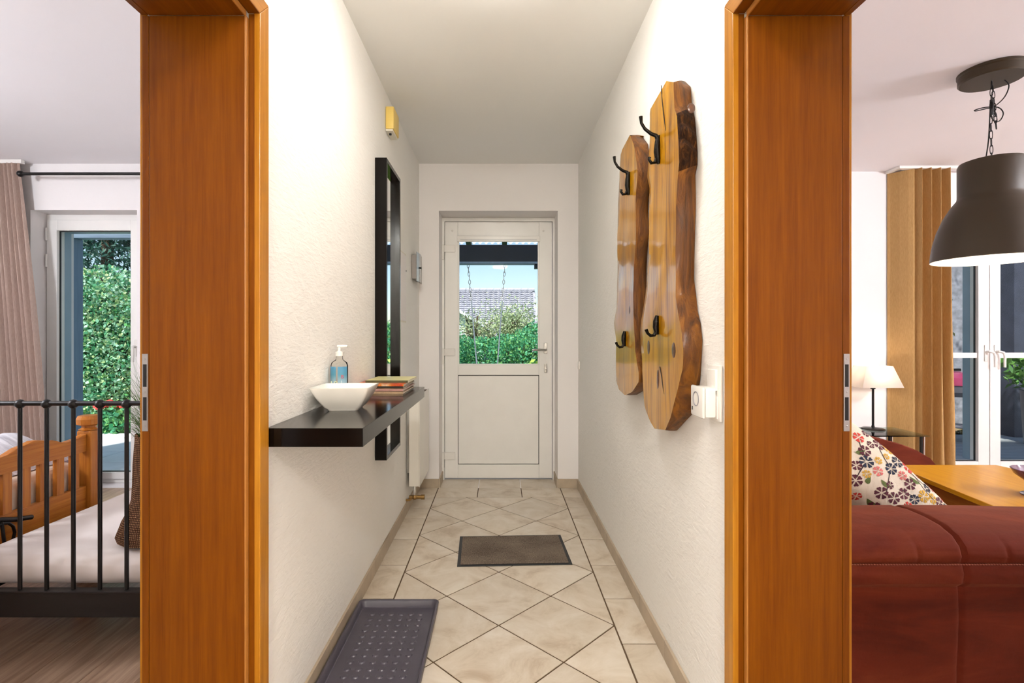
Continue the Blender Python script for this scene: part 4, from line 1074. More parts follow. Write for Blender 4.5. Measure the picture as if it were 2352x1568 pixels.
def flower(cu_, cv_, r, col, n=6, centre=None, rot=0.0):
    m = MB()
    for k in range(n):
        a = rot+2*PI*k/n; w = PI/n*0.78
        prof_ = [(0.14, 0), (0.55, w*0.75), (0.85, w), (1.0, w*0.55), (0.93, 0), (1.0, -w*0.55), (0.85, -w), (0.55, -w*0.75)]
        poly = [cush(cu_+r*q*math.cos(a+da)/EL1, cv_+r*q*math.sin(a+da)/EL2, 1, 0.0012) for q, da in prof_]
        vv = [tuple(p) for p in poly]; c_ = tuple(cush(cu_+r*.55*math.cos(a)/EL1, cv_+r*.55*math.sin(a)/EL2, 1, 0.0014))
        m.verts(vv+[c_], [(i, (i+1) % 8, 8) for i in range(8)])
    f = m.build('printed_flower', CM[col], cover)
    return f
def stem(p0, p1, w=0.0016, col='dark', leaf=False):
    m = MB(); N = 8; vs = []; fs = []
    for k in range(N+1):
        t = k/N; u = p0[0]+(p1[0]-p0[0])*t; v_ = p0[1]+(p1[1]-p0[1])*t+0.05*math.sin(PI*t)
        ww = (w if not leaf else 0.009*math.sin(PI*min(1, max(0.03, t))))
        du, dv_ = (p1[0]-p0[0])*EL1, (p1[1]-p0[1])*EL2; L = math.hypot(du, dv_); nu, nv = -dv_/L*ww/EL1, du/L*ww/EL2
        vs += [tuple(cush(u+nu, v_+nv, 1, 0.001)), tuple(cush(u-nu, v_-nv, 1, 0.001))]
    for k in range(N): q = 2*k; fs.append((q, q+1, q+3, q+2))
    m.verts(vs, fs).build('printed_leaf' if leaf else 'printed_stem', CM[col], cover)
FL = [(-0.72, -0.62, .034, 'plum'), (-0.42, -0.30, .036, 'yellow'), (-0.62, 0.10, .036, 'yellow'), (-0.05, -0.70, .036, 'red'), (-0.18, 0.05, .032, 'plum'), (0.15, -0.25, .034, 'navy'),
      (0.42, -0.70, .034, 'plum'), (0.05, 0.45, .034, 'plum'), (-0.32, 0.62, .034, 'plum'), (0.45, 0.05, .036, 'navy'), (0.70, -0.45, .032, 'red'), (0.38, 0.62, .034, 'plum'), (0.78, 0.25, .034, 'red'),
      (-0.75, 0.66, .036, 'dark'), (0.86, 0.80, .03, 'pink'), (-0.25, -0.82, .022, 'pink'), (-0.55, -0.85, .020, 'pink'), (0.28, -0.48, .018, 'yellow'), (0.62, 0.50, .018, 'pink'), (-0.02, -0.32, .026, 'pink'), (0.9, -0.8, .028, 'red'), (0.86, -0.1, .022, 'plum')]
PL = [(u, v_, r*0.72, c) for u, v_, r, c in FL]
for k in range(400):
    u, v_ = random.uniform(-.9, .9), random.uniform(-.9, .9)
    if all(math.hypot((u-p[0])*EL1, (v_-p[1])*EL2) > 0.040 for p in PL): PL.append((u, v_, random.choice((0.016, 0.02, 0.024)), random.choice(('red', 'plum', 'navy', 'yellow', 'pink', 'plum'))))
for i, (u, v_, r, c) in enumerate(PL): flower(u, v_, r, c, 7 if c in ('yellow', 'navy') else 6, None, i*0.7)
for a, b_ in (((-.6, -.5), (-.2, -.6)), ((-.4, -.2), (-.1, 0)), ((.15, -.2), (.0, .4)), ((.42, -.6), (.2, -.3)), ((.45, .1), (.4, .55)), ((-.3, .55), (-.6, .15)), ((.7, -.4), (.45, 0)), ((.75, .2), (.5, .5)), ((-.05, -.6), (-.5, -.75))): stem(a, b_)
for a, b_ in (((-.3, -.55), (-.1, -.45)), ((.0, .15), (.18, .2)), ((.3, .3), (.25, .5)), ((.55, -.2), (.62, 0)), ((-.1, .7), (.1, .75)), ((-.5, .4), (-.42, .55)), ((.6, .7), (.75, .6)), ((-.85, -.3), (-.7, -.2))): stem(a, b_, col='green', leaf=True)

# low wooden table
tb = thing('low_table', 'honey-yellow wooden low table in front of the sofa', 'table', (2.4, 2.4, 0))
tp = [(2.112, 2.758), (2.667, 2.758), (2.79, 2.02), (2.001, 2.02)]
MB().prism(tp, 'z', 0.458, 0.480, 0.003).build('top', 'table', tb)
tq = [(2.165, 2.70), (2.62, 2.70), (2.73, 2.07), (2.070, 2.07)]
MB().prism(tq, 'z', 0.365, 0.457, 0.002).build('apron', 'table_dark', tb)
for x, y in ((2.20, 2.66), (2.60, 2.66), (2.69, 2.11), (2.11, 2.11)): MB().box(x-0.03, x+0.03, y-0.03, y+0.03, 0, 0.36, 0.004).build('leg', 'table_dark', tb)
gb = thing('footed_bowl', 'mauve glass footed bowl on the honey-yellow low table', 'bowl', (2.335, 2.22, 0.48))
MB().lathe([(0, 0.001), (0.060, 0.001), (0.060, 0.005), (0.015, 0.010), (0.010, 0.03), (0.012, 0.045), (0.045, 0.060), (0.080, 0.088), (0.092, 0.112), (0.088, 0.113), (0.075, 0.092), (0.042, 0.066), (0, 0.055)], (2.335, 2.22, 0.48), 40).build('body', 'mauve_glass', gb, True)

# pendant lamp
LP = (2.346, 2.446)
pn = thing('pendant_lamp', 'large olive-brown metal dome pendant lamp hanging on a chain', 'pendant lamp', (LP[0], LP[1], 1.534))
MB().lathe([(0, 2.388), (0.118, 2.388), (0.124, 2.394), (0.124, 2.424), (0.128, 2.428), (0.128, 2.439), (0, 2.439)], (LP[0], LP[1], 0), 56).build('ceiling_canopy', 'olive_metal', pn, True)
out = [(0.0, 2.008), (0.105, 2.008), (0.120, 2.003), (0.1255, 1.990), (0.1255, 1.845), (0.127, 1.832), (0.150, 1.800), (0.180, 1.745), (0.203, 1.685), (0.218, 1.625), (0.226, 1.575), (0.229, 1.536)]
inn = [(0.227, 1.534), (0.224, 1.575), (0.215, 1.625), (0.200, 1.685), (0.177, 1.743), (0.147, 1.797), (0.12, 1.835), (0, 1.84)]
MB().lathe(out, (LP[0], LP[1], 0), 64).build('shade', 'olive_metal', pn, True)
MB().lathe([(0.2288, 1.5345)]+inn, (LP[0], LP[1], 0), 64).build('shade_lining', 'lamp_white', pn, True)
MB().ball((LP[0], LP[1], 1.73), 0.045).build('bulb', 'bulb', pn, True)
link_light('pendant_light', 'POINT', (LP[0], LP[1], 1.66), P_PENDANT, (1.0, 0.88, 0.70), 0.05, pn)
chn = []
def chain(p0, p1, n, L=0.04, w=0.011):
    p0, p1 = Vector(p0), Vector(p1); ax = (p1-p0).normalized(); h = (p1-p0).length/n
    for k in range(n):
        c = p0+(p1-p0)*((k+.5)/n); a = 0.5+(PI/2 if k % 2 else 0); s_ = Vector((math.cos(a), math.sin(a), 0)); s_ = (s_-ax*s_.dot(ax)).normalized()
        pts = []
        hl = h*0.56
        for q in range(14):
            t = 2*PI*q/14; cs_, sn_ = math.cos(t), math.sin(t)
            pts.append(c+s_*(w/2*cs_)+ax*(hl*max(-1, min(1, sn_*1.25))))
        MB().tube(pts, 0.0016, 6, closed=True).build('chain_link', 'black_iron', pn, True)
cz0, cz1 = 2.386, 2.008
mid = (LP[0]-0.012, LP[1], 2.2)
chain((LP[0], LP[1], cz0), (LP[0]-0.014, LP[1]-0.01, 2.18), 6); chain((LP[0]-0.014, LP[1]-0.01, 2.18), (LP[0], LP[1], cz1), 5)
chain((LP[0]+0.004, LP[1], cz0-0.02), (LP[0]+0.022, LP[1], 2.16), 7); chain((LP[0]+0.022, LP[1], 2.16), (LP[0]+0.012, LP[1], 2.27), 3)
def spline(P, n=8):
    P = [Vector(p) for p in P]; out_ = []
    Q = [P[0]]+P+[P[-1]]
    for i in range(1, len(Q)-2):
        for k in range(n):
            t = k/n; a, b_, c_, d_ = Q[i-1], Q[i], Q[i+1], Q[i+2]
            out_.append(0.5*((2*b_)+(-a+c_)*t+(2*a-5*b_+4*c_-d_)*t*t+(-a+3*b_-3*c_+d_)*t**3))
    return out_+[P[-1]]
X, Y = LP
MB().tube(spline([(X+0.05, Y-0.01, 2.39), (X+0.072, Y-0.01, 2.36), (X+0.06, Y, 2.31), (X+0.01, Y, 2.265), (X-0.03, Y, 2.255), (X-0.075, Y, 2.245), (X-0.078, Y, 2.250), (X-0.03, Y, 2.262), (X+0.03, Y, 2.262), (X+0.055, Y, 2.235), (X+0.04, Y, 2.20), (X+0.015, Y, 2.195), (X-0.002, Y, 2.22), (X-0.006, Y, 2.27), (X-0.010, Y, 2.2), (X-0.016, Y, 2.1), (X-0.03, Y, 2.005)]), 0.0026, 8).build('cable', 'black_iron', pn, True)
MB().box(X-0.006, X+0.006, Y-0.006, Y+0.006, 2.225, 2.30, 0.003).build('cable_clip', 'black_iron', pn)

# glass side table and table lamp
gt = thing('glass_side_table', 'glass topped side table with slim metal legs beside the sand curtain', 'side table', (2.72, 3.73, 0))
MB().box(2.45, 2.985, 3.56, 3.90, 0.472, 0.480, 0.001).build('glass_top', 'tableglass', gt)
MB().box(2.47, 2.965, 3.58, 3.88, 0.20, 0.207, 0.001).build('glass_shelf', 'tableglass', gt)
for x in (2.475, 2.960):
    for y in (3.585, 3.875):
        l_ = MB().tube([(x, y, 0), (x, y, 0.4715)], 0.010, 12).build('leg', 'chrome', gt, True)
        MB().box(x-0.020, x-0.008, y-0.008, y+0.008, 0.0, 0.47).build('leg_strip', 'black_iron', l_)
tl = thing('table_lamp', 'small table lamp with pale square flared shade and black stem on the glass table', 'table lamp', (2.775, 3.80, 0.48))
LXc, LYc = 2.765, 3.80
MB().lathe([(0, 0.0005), (0.075, 0.0005), (0.078, 0.004), (0.070, 0.010), (0.012, 0.016), (0.009, 0.03), (0, 0.03)], (LXc, LYc, 0.48), 32).build('base', 'black_iron', tl, True)
MB().tube([(LXc, LYc, 0.50), (LXc, LYc, 0.80)], 0.008, 10).build('stem', 'black_iron', tl, True)
MB().tube([(LXc, LYc, 0.78), (LXc, LYc, 0.81)], 0.016, 12).build('socket', 'black_iron', tl, True)
MB().ball((LXc, LYc, 0.86), 0.025).build('bulb', 'bulb', tl, True)
link_light('table_lamp_light', 'POINT', (LXc, LYc, 0.90), P_TABLE, (1.0, 0.86, 0.72), 0.03, tl)
b = bmesh.new()
lo = [b.verts.new((LXc+sx_*0.150, LYc+sy_*0.105, 0.797)) for sx_, sy_ in ((-1, -1), (1, -1), (1, 1), (-1, 1))]
hi = [b.verts.new((LXc+sx_*0.098, LYc+sy_*0.068, 0.952)) for sx_, sy_ in ((-1, -1), (1, -1), (1, 1), (-1, 1))]
for i in range(4): b.faces.new((lo[i], lo[(i+1) % 4], hi[(i+1) % 4], hi[i]))
bmesh.ops.solidify(b, geom=b.faces[:], thickness=0.002)
mm = MB(); mm.bm.free(); mm.bm = b; mm.build('shade', 'lampshade', tl)
m = MB(); m.tube([(LXc, LYc, 0.81), (LXc-0.098, LYc, 0.945)], 0.002, 6); m.tube([(LXc, LYc, 0.81), (LXc+0.098, LYc, 0.945)], 0.002, 6); m.build('shade_carrier', 'black_iron', tl)
MB().tube(spline([(LXc-0.07, LYc, 0.486), (LXc-0.14, LYc+0.02, 0.495), (LXc-0.22, LYc+0.05, 0.488), (LXc-0.30, LYc+0.12, 0.49), (LXc-0.32, LYc+0.14, 0.2)]), 0.0025, 6).build('cable', 'rubber', tl, True)

# sand curtain with return to the wall
pathk = [(2.984, 3.950), (2.998, 3.935), (3.03, 3.885), (3.065, 3.845), (3.095, 3.822)]
NP = 5
def cpath(s_):
    if s_ < 0.30:
        k = s_/0.30*(NP-1); i = min(int(k), NP-2); f_ = k-i
        return (pathk[i][0]*(1-f_)+pathk[i+1][0]*f_, pathk[i][1]*(1-f_)+pathk[i+1][1]*f_)
    t = (s_-0.30)/0.70
    return (3.095+0.272*t, 3.838+0.0*t)
def curtain_right(u, v_):
    x, y = cpath(u); z = 0.02+2.398*v_
    if u > 0.28:
        t = (u-0.28)/0.72; low = 1-v_
        x += 0.012*math.sin(2*PI*4*t)*(0.4+0.6*low)
        y += (0.036*math.cos(2*PI*(4.0-0.6*low)*t+0.3*low)-0.012)*min(1, t*8)
    else:
        y += 0.006*math.sin(PI*u/0.28)*math.sin(3*v_)
    return (x, y, z)
cr = thing('curtain', 'sand-coloured full-length curtain beside the living room terrace door', 'curtain', (3.2, 3.85, 0))
MB().grid(curtain_right, 160, 24).build('cloth', 'curtain_beige', cr, True)
MB().box(2.975, 4.85, 3.815, 3.855, 2.419, 2.4385).build('ceiling_track', 'white_plastic', cr)
MB().box(2.975, 3.0, 3.855, FARY-0.001, 2.419, 2.4385).build('track_return', 'white_plastic', cr)

# ================================================================== OUTSIDE
GZ = -0.08
struct(MB().box(-60, 60, FOUT, 90, -0.6, GZ).build('ground', 'lawn'), 'grassy garden ground around the house', 'ground')
def leaves(n, pos, size, mat, name, parent, aspect=0.6, drop=0.35, flat=None):
    """n leaf quads (folded diamonds) at points from pos(n)->(n,3)"""
    P = pos(n); n = len(P)
    d = rng.normal(size=(n, 3)); d[:, 2] -= drop; d /= np.linalg.norm(d, axis=1)[:, None]
    if flat is not None: d[:, 2] *= flat
    r = rng.normal(size=(n, 3)); s_ = np.cross(d, r); s_ /= np.linalg.norm(s_, axis=1)[:, None]
    L = (size*rng.uniform(0.6, 1.3, n))[:, None]
    nn = np.cross(d, s_)
    V = np.stack([P-d*L*.5, P+s_*L*aspect*.5+nn*L*0.06, P+d*L*.5, P-s_*L*aspect*.5+nn*L*0.06], 1).reshape(-1, 3)
    Fc = np.arange(n*4).reshape(-1, 4)
    me = bpy.data.meshes.new(name)
    me.vertices.add(n*4); me.vertices.foreach_set('co', V.astype(np.float32).ravel())
    me.loops.add(n*4); me.loops.foreach_set('vertex_index', Fc.astype(np.int32).ravel())
    me.polygons.add(n); me.polygons.foreach_set('loop_start', (np.arange(n)*4).astype(np.int32)); me.polygons.foreach_set('loop_total', np.full(n, 4, np.int32))
    me.update(calc_edges=True); me.validate()
    o = mesh_obj(name, me, mat, parent); o['kind'] = 'stuff'; return o
def ellipsoid(c, r, shell=0.55):
    def f(n):
        d = rng.normal(size=(n, 3)); d /= np.linalg.norm(d, axis=1)[:, None]
        rad = shell+(1-shell)*rng.random(n)**0.6
        lump = 1+0.16*np.sin(d[:, 0]*5+c[0]*3)*np.sin(d[:, 1]*4+1)+0.12*np.sin(d[:, 2]*7+c[1])
        P = np.array(c)+d*(rad*lump)[:, None]*np.array(r); return P[P[:, 2] > GZ]
    return f
def multi(fs):
    def f(n): return np.concatenate([g_(n//len(fs)) for g_ in fs])
    return f

# --- bedroom side garden
struct(MB().box(-9.0, -1.6, FOUT, 6.3, -0.09, -0.03).build('terrace_left', 'groove'), 'pale paved terrace outside the bedroom', 'terrace')
ter = bpy.data.objects['terrace_left']
slabm = None
for i in range(14):
    for j in range(4):
        x0_, y0_ = -8.9+0.5*i, FOUT+0.02+0.48*j
        if slabm is None:
            o = MB().box(0, 0.492, 0, 0.472, -0.05, -0.022, 0.004).build('paving_slab', 'paving', ter); slabm = o
        else:
            o = slabm.copy(); COL.objects.link(o)
        o.location = (x0_, y0_, 0)
pg = thing('pergola', 'blue-grey painted timber pergola outside the bedroom terrace door', 'pergola', (-4.1, 4.9, 0))
MB().box(-4.185, -4.045, 4.84, 4.98, -0.022, 2.10, 0.004).build('post', 'pergola', pg)
MB().box(-1.75, -1.61, 4.84, 4.98, -0.022, 2.10, 0.004).build('post', 'pergola', pg)
MB().box(-4.25, -1.55, 4.86, 4.96, 2.10, 2.20, 0.004).build('beam', wood('pergola_beam', '8A9CB0', '687A90', 0.6, 'x', 0.8), pg)
MB().box(-4.25, -1.55, 4.84, 4.98, 2.20, 2.225).build('beam_cap', 'pergola', pg)
hg = thing('ivy_hedge', 'tall dense green leafy hedge beyond the bedroom terrace', 'hedge', (-6.0, 7.3, GZ))
MB().box(-9.5, -2.6, 7.0, 7.7, GZ, 1.8, 0.15).build('twig_core', 'hedge_core', hg)
def hedgepos(n):
    x = rng.uniform(-9.6, -2.5, n); top_ = 2.06-0.16*(x+6.0)*0.35+0.10*np.sin(x*3.1)+0.06*np.sin(x*7)
    z = GZ+(top_-GZ)*rng.random(n)**0.85
    y = 7.0-0.22*np.abs(np.sin(x*2.3+z*1.9))*rng.random(n)-0.14*rng.random(n)+np.where(z > top_-0.25, rng.random(n)*0.7, 0)
    return np.stack([x, y, z], 1)
leaves(64000, hedgepos, 0.052, 'leaf_hedge', 'foliage', hg, 0.75)
def conifer(loc, h, r, lab, n=20000, mat='leaf_conifer', size=0.17):
    t = thing('conifer', lab, 'tree', (loc[0], loc[1], GZ), 'dark conifers beyond the garden')
    MB().tube([(loc[0], loc[1], GZ), (loc[0], loc[1], h*0.95)], [0.18, 0.03], 10).build('trunk', 'trunk_brown', t, True)
    def f(n):
        z = rng.random(n)**1.3; a = rng.uniform(0, 2*PI, n); rr = r*(1-z)*(0.45+0.55*rng.random(n))*(1+0.25*np.sin(z*40))
        return np.stack([loc[0]+rr*np.cos(a), loc[1]+rr*np.sin(a), GZ+0.3+z*(h-0.3)], 1)
    leaves(n, f, size, mat, 'foliage', t, 0.25, 0.6)
conifer((-8.8, 11.5), 7.5, 1.9, 'dark blue-green conifer standing behind the hedge with drooping boughs')
conifer((-4.8, 12.8), 7.0, 1.9, 'dark conifer behind the hedge nearer to the front garden')
conifer((-12.8, 12.2), 7.5, 1.9, 'dark conifer behind the hedge at the outer garden corner')
gr = thing('geranium', 'low clump of red geranium flowers in front of the hedge', 'flowers', (-4.95, 6.4, GZ))
def gpos(n):
    P = ellipsoid((-4.78, 6.45, 0.05), (0.34, 0.25, 0.26))(n); return P
leaves(900, gpos, 0.07, 'leaf_shrub', 'foliage', gr, 0.8)
for k in range(26):
    a, rr = random.uniform(0, 2*PI), random.uniform(0, 0.17)
    MB().ball((-4.86+rr*math.cos(a), 6.40+rr*0.7*math.sin(a), 0.33-rr*0.3+random.uniform(-.02, .03)), 0.045, 0, (1, 1, 0.7), 1).build('flower_head', 'red_petal', gr)
ss = MB().tube([(-4.70+0.03*math.cos(k*0.55), 6.70+0.03*math.sin(k*0.55), GZ+0.018*k) for k in range(95)], 0.006, 6).build('spiral_stake', 'steel', None, True)
tag(ss, 'wavy spiral metal plant stake in front of the hedge', 'plant stake')

# --- front garden with swing, shrubs and the neighbouring house
struct(MB().box(-1.5, 1.6, FOUT, 6.6, -0.09, -0.05).build('terrace_front', 'paving'), 'pale paved area outside the front door', 'terrace')
cp = thing('porch_roof', 'dark timber porch roof with pale corrugated sheets outside the front door', 'porch', (0, 6.0, 0))
def at(p, y, D): return px(p, y, D)
BY_ = 6.0; zb = at(1148, 607, BY_).z; zt = at(1148, 564, BY_).z
MB().box(-2.2, 0.475, BY_-0.06, BY_+0.06, zb+0.025, zt, 0.004).build('beam', 'darkbeam', cp)
MB().box(-2.2, 0.48, BY_-0.075, BY_+0.07, zb, zb+0.022, 0.002).build('beam_strip', 'pergola', cp)
MB().box(0.405, 0.475, BY_-0.06, BY_+0.06, zb-0.05, zb-0.001).build('bracket', 'darkbeam', cp)
for p in (1075, 1159, 1245, 990, 905):
    x = (p-CX)*BY_/F
    MB().prism([(4.37, zt+0.28), (BY_+0.35, zt-0.0), (BY_+0.35, zt+0.085), (4.37, zt+0.365)], 'x', x-0.03, x+0.03).build('rafter', 'darkbeam', cp)
def corr(u, v_):
    x = -2.3+2.8*u; y = 4.37+2.0*v_; return (x, y, zt+0.375-0.28*v_+0.012*math.sin(2*PI*x/0.076))
MB().grid(corr, 370, 4).build('corrugated_sheet', 'poly', cp, True)
for y in (4.9, 5.6): MB().box(-2.3, 0.5, y-0.02, y+0.02, zt+0.365-0.28*(y-4.37)/2-0.03, zt+0.365-0.28*(y-4.37)/2-0.005).build('batten', 'darkbeam', cp)
for x in (-2.15, ): MB().box(x-0.06, x+0.06, BY_-0.06, BY_+0.06, GZ, zb).build('post', 'darkbeam', cp)
MB().box(0.41, 0.53, 6.1, 6.22, zb+0.1, zt).build('corner_block', 'darkbeam', cp)
swg = thing('swing', 'garden swing with pale ropes hanging from the dark porch beam', 'swing', (0, 6.0, 0.4))
for (pa, pb_) in ((1075, 1097), (1160, 1141)):
    A, B = at(pa, 606, BY_), at(pb_, 858, BY_)
    B = A+(B-A)*1.5
    MB().tube([A+(B-A)*0.22, B], 0.0075, 8).build('rope', 'rope', swg, True)
    for k in range(9):
        c = A+(B-A)*(0.012+0.0245*k); a = PI/2*(k % 2)
        big = 2.0 if k == 1 else 1.0
        pts = [c+Vector((0.012*big*math.cos(t_)*math.cos(a), 0.012*big*math.cos(t_)*math.sin(a), 0.028*math.sin(t_)*(1.25 if big > 1 else 1))) for t_ in [2*PI*q/12 for q in range(12)]]
        MB().tube(pts, 0.0035, 6, closed=True).build('chain_link', 'steel', swg, True)
    if pa == 1075: SA = B
    else: SB = B
zs = min(SA.z, SB.z)
MB().box(SA.x-0.08, SB.x+0.08, 5.9, 6.1, zs-0.025, zs).build('seat', 'pine', swg)

hs = thing('neighbour_house', 'neighbouring house with grey tiled roof and small white gable', 'house', (-4, 30, -1.5))
RX1 = 2.05; RX0 = -14.0; ry0, rz0, ry1, rz1 = 30.0, 3.80, 25.8, 0.5
MB().box(RX0+0.4, RX1-0.4, 26.4, 33.6, -1.5, 0.9).build('wall', 'render_white', hs)
MB().prism([(26.4, 0.9), (30.0, 3.7), (33.6, 0.9)], 'x', RX1-0.42, RX1-0.40).build('gable_wall', 'render_white', hs)
NCo = 26
vs, fs = [], []
tile_w = 0.30; nc = int((RX1-RX0)/tile_w); s_len = math.hypot(ry1-ry0, rz1-rz0); ux, uz = (ry1-ry0)/s_len, (rz1-rz0)/s_len; nx_, nz_ = -uz, ux
nyv, nzv = (uz, -ux) if -ux > 0 else (-uz, ux)
for r in range(NCo):
    a0, a1 = s_len*r/NCo, s_len*(r+1.12)/NCo
    for c in range(nc):
        xa = RX0+c*tile_w; base = len(vs); off = 0.012*random.random()
        for (aa, hh) in ((a0, 0.0), (a1, 0.055+off), (a1, 0.0)):
            for q, lift in ((0.02, 0), (0.5, 0.045), (0.98, 0)):
                vs.append((xa+tile_w*q, ry0+ux*aa+nyv*(hh+lift), rz0+uz*aa+nzv*(hh+lift)))
        for rr in (0, 3):
            for q in (0, 1): fs.append((base+rr+q, base+rr+q+1, base+rr+q+4, base+rr+q+3))
rf = MB().verts(vs, fs).build('roof_tiles', 'rooftile', hs); rf['kind'] = 'stuff'
MB().prism([(ry0, rz0-0.03), (ry1, rz1-0.03), (ry1, rz1-0.15), (ry0, rz0-0.15)], 'x', RX0, RX1).build('roof_deck', 'rooftile', hs)
MB().prism([(ry0, rz0-0.03), (34.2, rz1-0.03), (34.2, rz1-0.15), (ry0, rz0-0.15)], 'x', RX0, RX1).build('rear_roof_deck', 'rooftile', hs)
for c in range(40): MB().lathe([(0, -0.0), (0.13, 0.0), (0.14, 0.38), (0, 0.38)], (0, 0, 0), 10).rot(PI/2, 'Y', (0, 0, 0)).build('ridge_tile', 'rooftile', hs).location = (RX1-0.4-c*0.4, 30.0, 3.84)
MB().box(RX1-0.02, RX1+0.05, 29.98, 30.02, 3.5, 3.7).build('verge_end', 'render_white', hs)
ax0, ax1, aD = -3.25, -0.71, 22.0
apx, apz, evz = -1.95, 2.42, 1.58
MB().prism([(ax0, -1.5), (ax1, -1.5), (ax1, evz-0.1), (apx, apz-0.12), (ax0, evz-0.1)], 'y', aD, 27.0).build('gable_annex', 'render_white', hs)
for sgn, xe in ((1, -0.40), (-1, -3.5)):
    MB().prism([(apx, apz), (xe, evz-0.08), (xe, evz-0.16), (apx, apz-0.09)], 'y', aD-0.35, 27.0).build('annex_roof', 'rooftile', hs)
    MB().prism([(apx, apz+0.02), (xe, evz-0.06), (xe, evz-0.20), (apx, apz-0.13)], 'y', aD-0.38, aD-0.34).build('bargeboard', 'render_white', hs)
wf = MB().box(-1.48, -1.12, aD-0.04, aD+0.02, 1.18, 1.96).build('window', 'upvc', hs)
for x0_ in (-1.44, -1.28): MB().box(x0_, x0_+0.12, aD-0.05, aD-0.035, 1.24, 1.90).build('pane', 'steel_dark', wf)

def shrub(name, lab, cat, c, r, n, mat, size, grp, parts=None):
    t = thing(name, lab, cat, (c[0], c[1], GZ), grp)
    for k in range(5):
        a = random.uniform(0, 2*PI)
        MB().tube([(c[0], c[1], GZ), (c[0]+r[0]*.35*math.cos(a), c[1]+r[1]*.35*math.sin(a), c[2]), (c[0]+r[0]*.6*math.cos(a), c[1]+r[1]*.6*math.sin(a), c[2]+r[2]*.6)], [0.03, 0.018, 0.006], 6).build('stem', 'trunk_brown', t, True)
    leaves(n, ellipsoid(c, r), size, mat, 'foliage', t, 0.55)
    return t
for i, (x, y, h, rx, lb) in enumerate([
    (-2.2, 9.6, 1.35, 0.9, 'dense dark green shrub behind the porch post'),
    (-1.05, 9.2, 1.20, 0.75, 'dark green shrub below the white gable'),
    (-0.25, 9.9, 1.15, 0.70, 'bushy green shrub between the two swing ropes'),
    (0.35, 9.3, 1.20, 0.65, 'leafy green shrub in front of the twiggy tree trunk'),
    (0.95, 9.8, 1.45, 0.70, 'bright green shrub below the right end of the tiled roof'),
    (1.9, 9.5, 1.5, 0.9, 'broad green shrub beyond the corner of the porch')]):
    shrub('garden_shrub', lb, 'shrub', (x, y, h*0.5), (rx, 0.6, h*0.55), 8500, 'leaf_shrub', 0.058, 'shrubs in the front garden')
shrub('yellow_shrub', 'small yellow-green shrub low beside the front door handle', 'shrub', (0.62, 7.9, 0.45), (0.28, 0.22, 0.35), 500, leafmat('yellow_leaves', ['8CB43C', 'B8D050', '6CA040']), 0.09, None)
def apple(lab, x, y, h, rx, lean, n):
    t = thing('apple_tree', lab, 'tree', (x, y, GZ), 'thin leafed trees in the front garden')
    MB().tube([(x, y, GZ), (x+lean*0.4, y, h*0.45), (x+lean, y, h*0.8)], [0.07, 0.05, 0.02], 8).build('trunk', 'trunk_brown', t, True)
    tips = []
    for k in range(26):
        a = random.uniform(0, 2*PI); el = random.uniform(0.2, 1.2); s0 = Vector((x+lean*0.45, y, h*random.uniform(0.40, 0.6))); L = random.uniform(0.5, 1.0)*rx
        e = s0+Vector((math.cos(a)*math.cos(el), math.sin(a)*math.cos(el)*0.6, math.sin(el)*0.9))*L
        m_ = (s0+e)/2+Vector((0, 0, 0.08)); tips += [m_, e]
        MB().tube([s0, m_, e], [0.02, 0.012, 0.004], 6).build('branch', 'trunk_brown', t, True)
    T_ = np.array([tuple(p) for p in tips])
    def f(n): return T_[rng.integers(0, len(T_), n)]+rng.normal(size=(n, 3))*np.array([0.22, 0.2, 0.17])
    leaves(n*3, f, 0.06, 'leaf_apple', 'foliage', t, 0.5)
apple('pale thin-leafed tree in front of the white gable', -0.62, 12.0, 2.05, 0.75, 0.1, 550)
apple('pale thin-leafed tree rising before the right half of the tiled roof', 0.35, 12.2, 2.15, 0.95, -0.05, 1300)

# --- living room side: deck, forest floor, trees, grill
dk = struct(MB().box(2.2, 9.5, FOUT, 6.5, -0.2, -0.10).build('deck', 'groove'), 'weathered grey timber deck outside the living room', 'deck')
fb = None
for j in range(15):
    y0_ = FOUT+0.01+0.142*j
    if fb is None: o = MB().box(2.2, 9.5, 0, 0.136, -0.10, -0.075, 0.003).build('deck_board', 'deckgrey', dk); fb = o
    else: o = fb.copy(); COL.objects.link(o)
    o.location = (0, y0_, 0)
struct(MB().grid(lambda u, v_: (2.0+14*u, 6.5+14*v_, -0.11+1.3*v_**1.2+0.06*math.sin(9*u+4*v_)), 30, 30).build('forest_floor', 'soil', None, True), 'leaf-strewn sloping woodland ground beyond the deck', 'ground')
def litter(n):
    u, v_ = rng.random(n), rng.random(n)**1.4; return np.stack([2.0+14*u, 6.5+14*v_, -0.095+1.3*v_**1.2+0.06*np.sin(9*u+4*v_)], 1)
lt = leaves(9000, litter, 0.11, 'leaf_litter', 'fallen_leaves', None, 0.6, 0.0, 0.25); tag(lt, 'dry fallen leaves covering the woodland ground', 'leaves', None, 'stuff')
def ground_z(y): return -0.11+1.3*max(0, (y-6.5)/14)**1.2
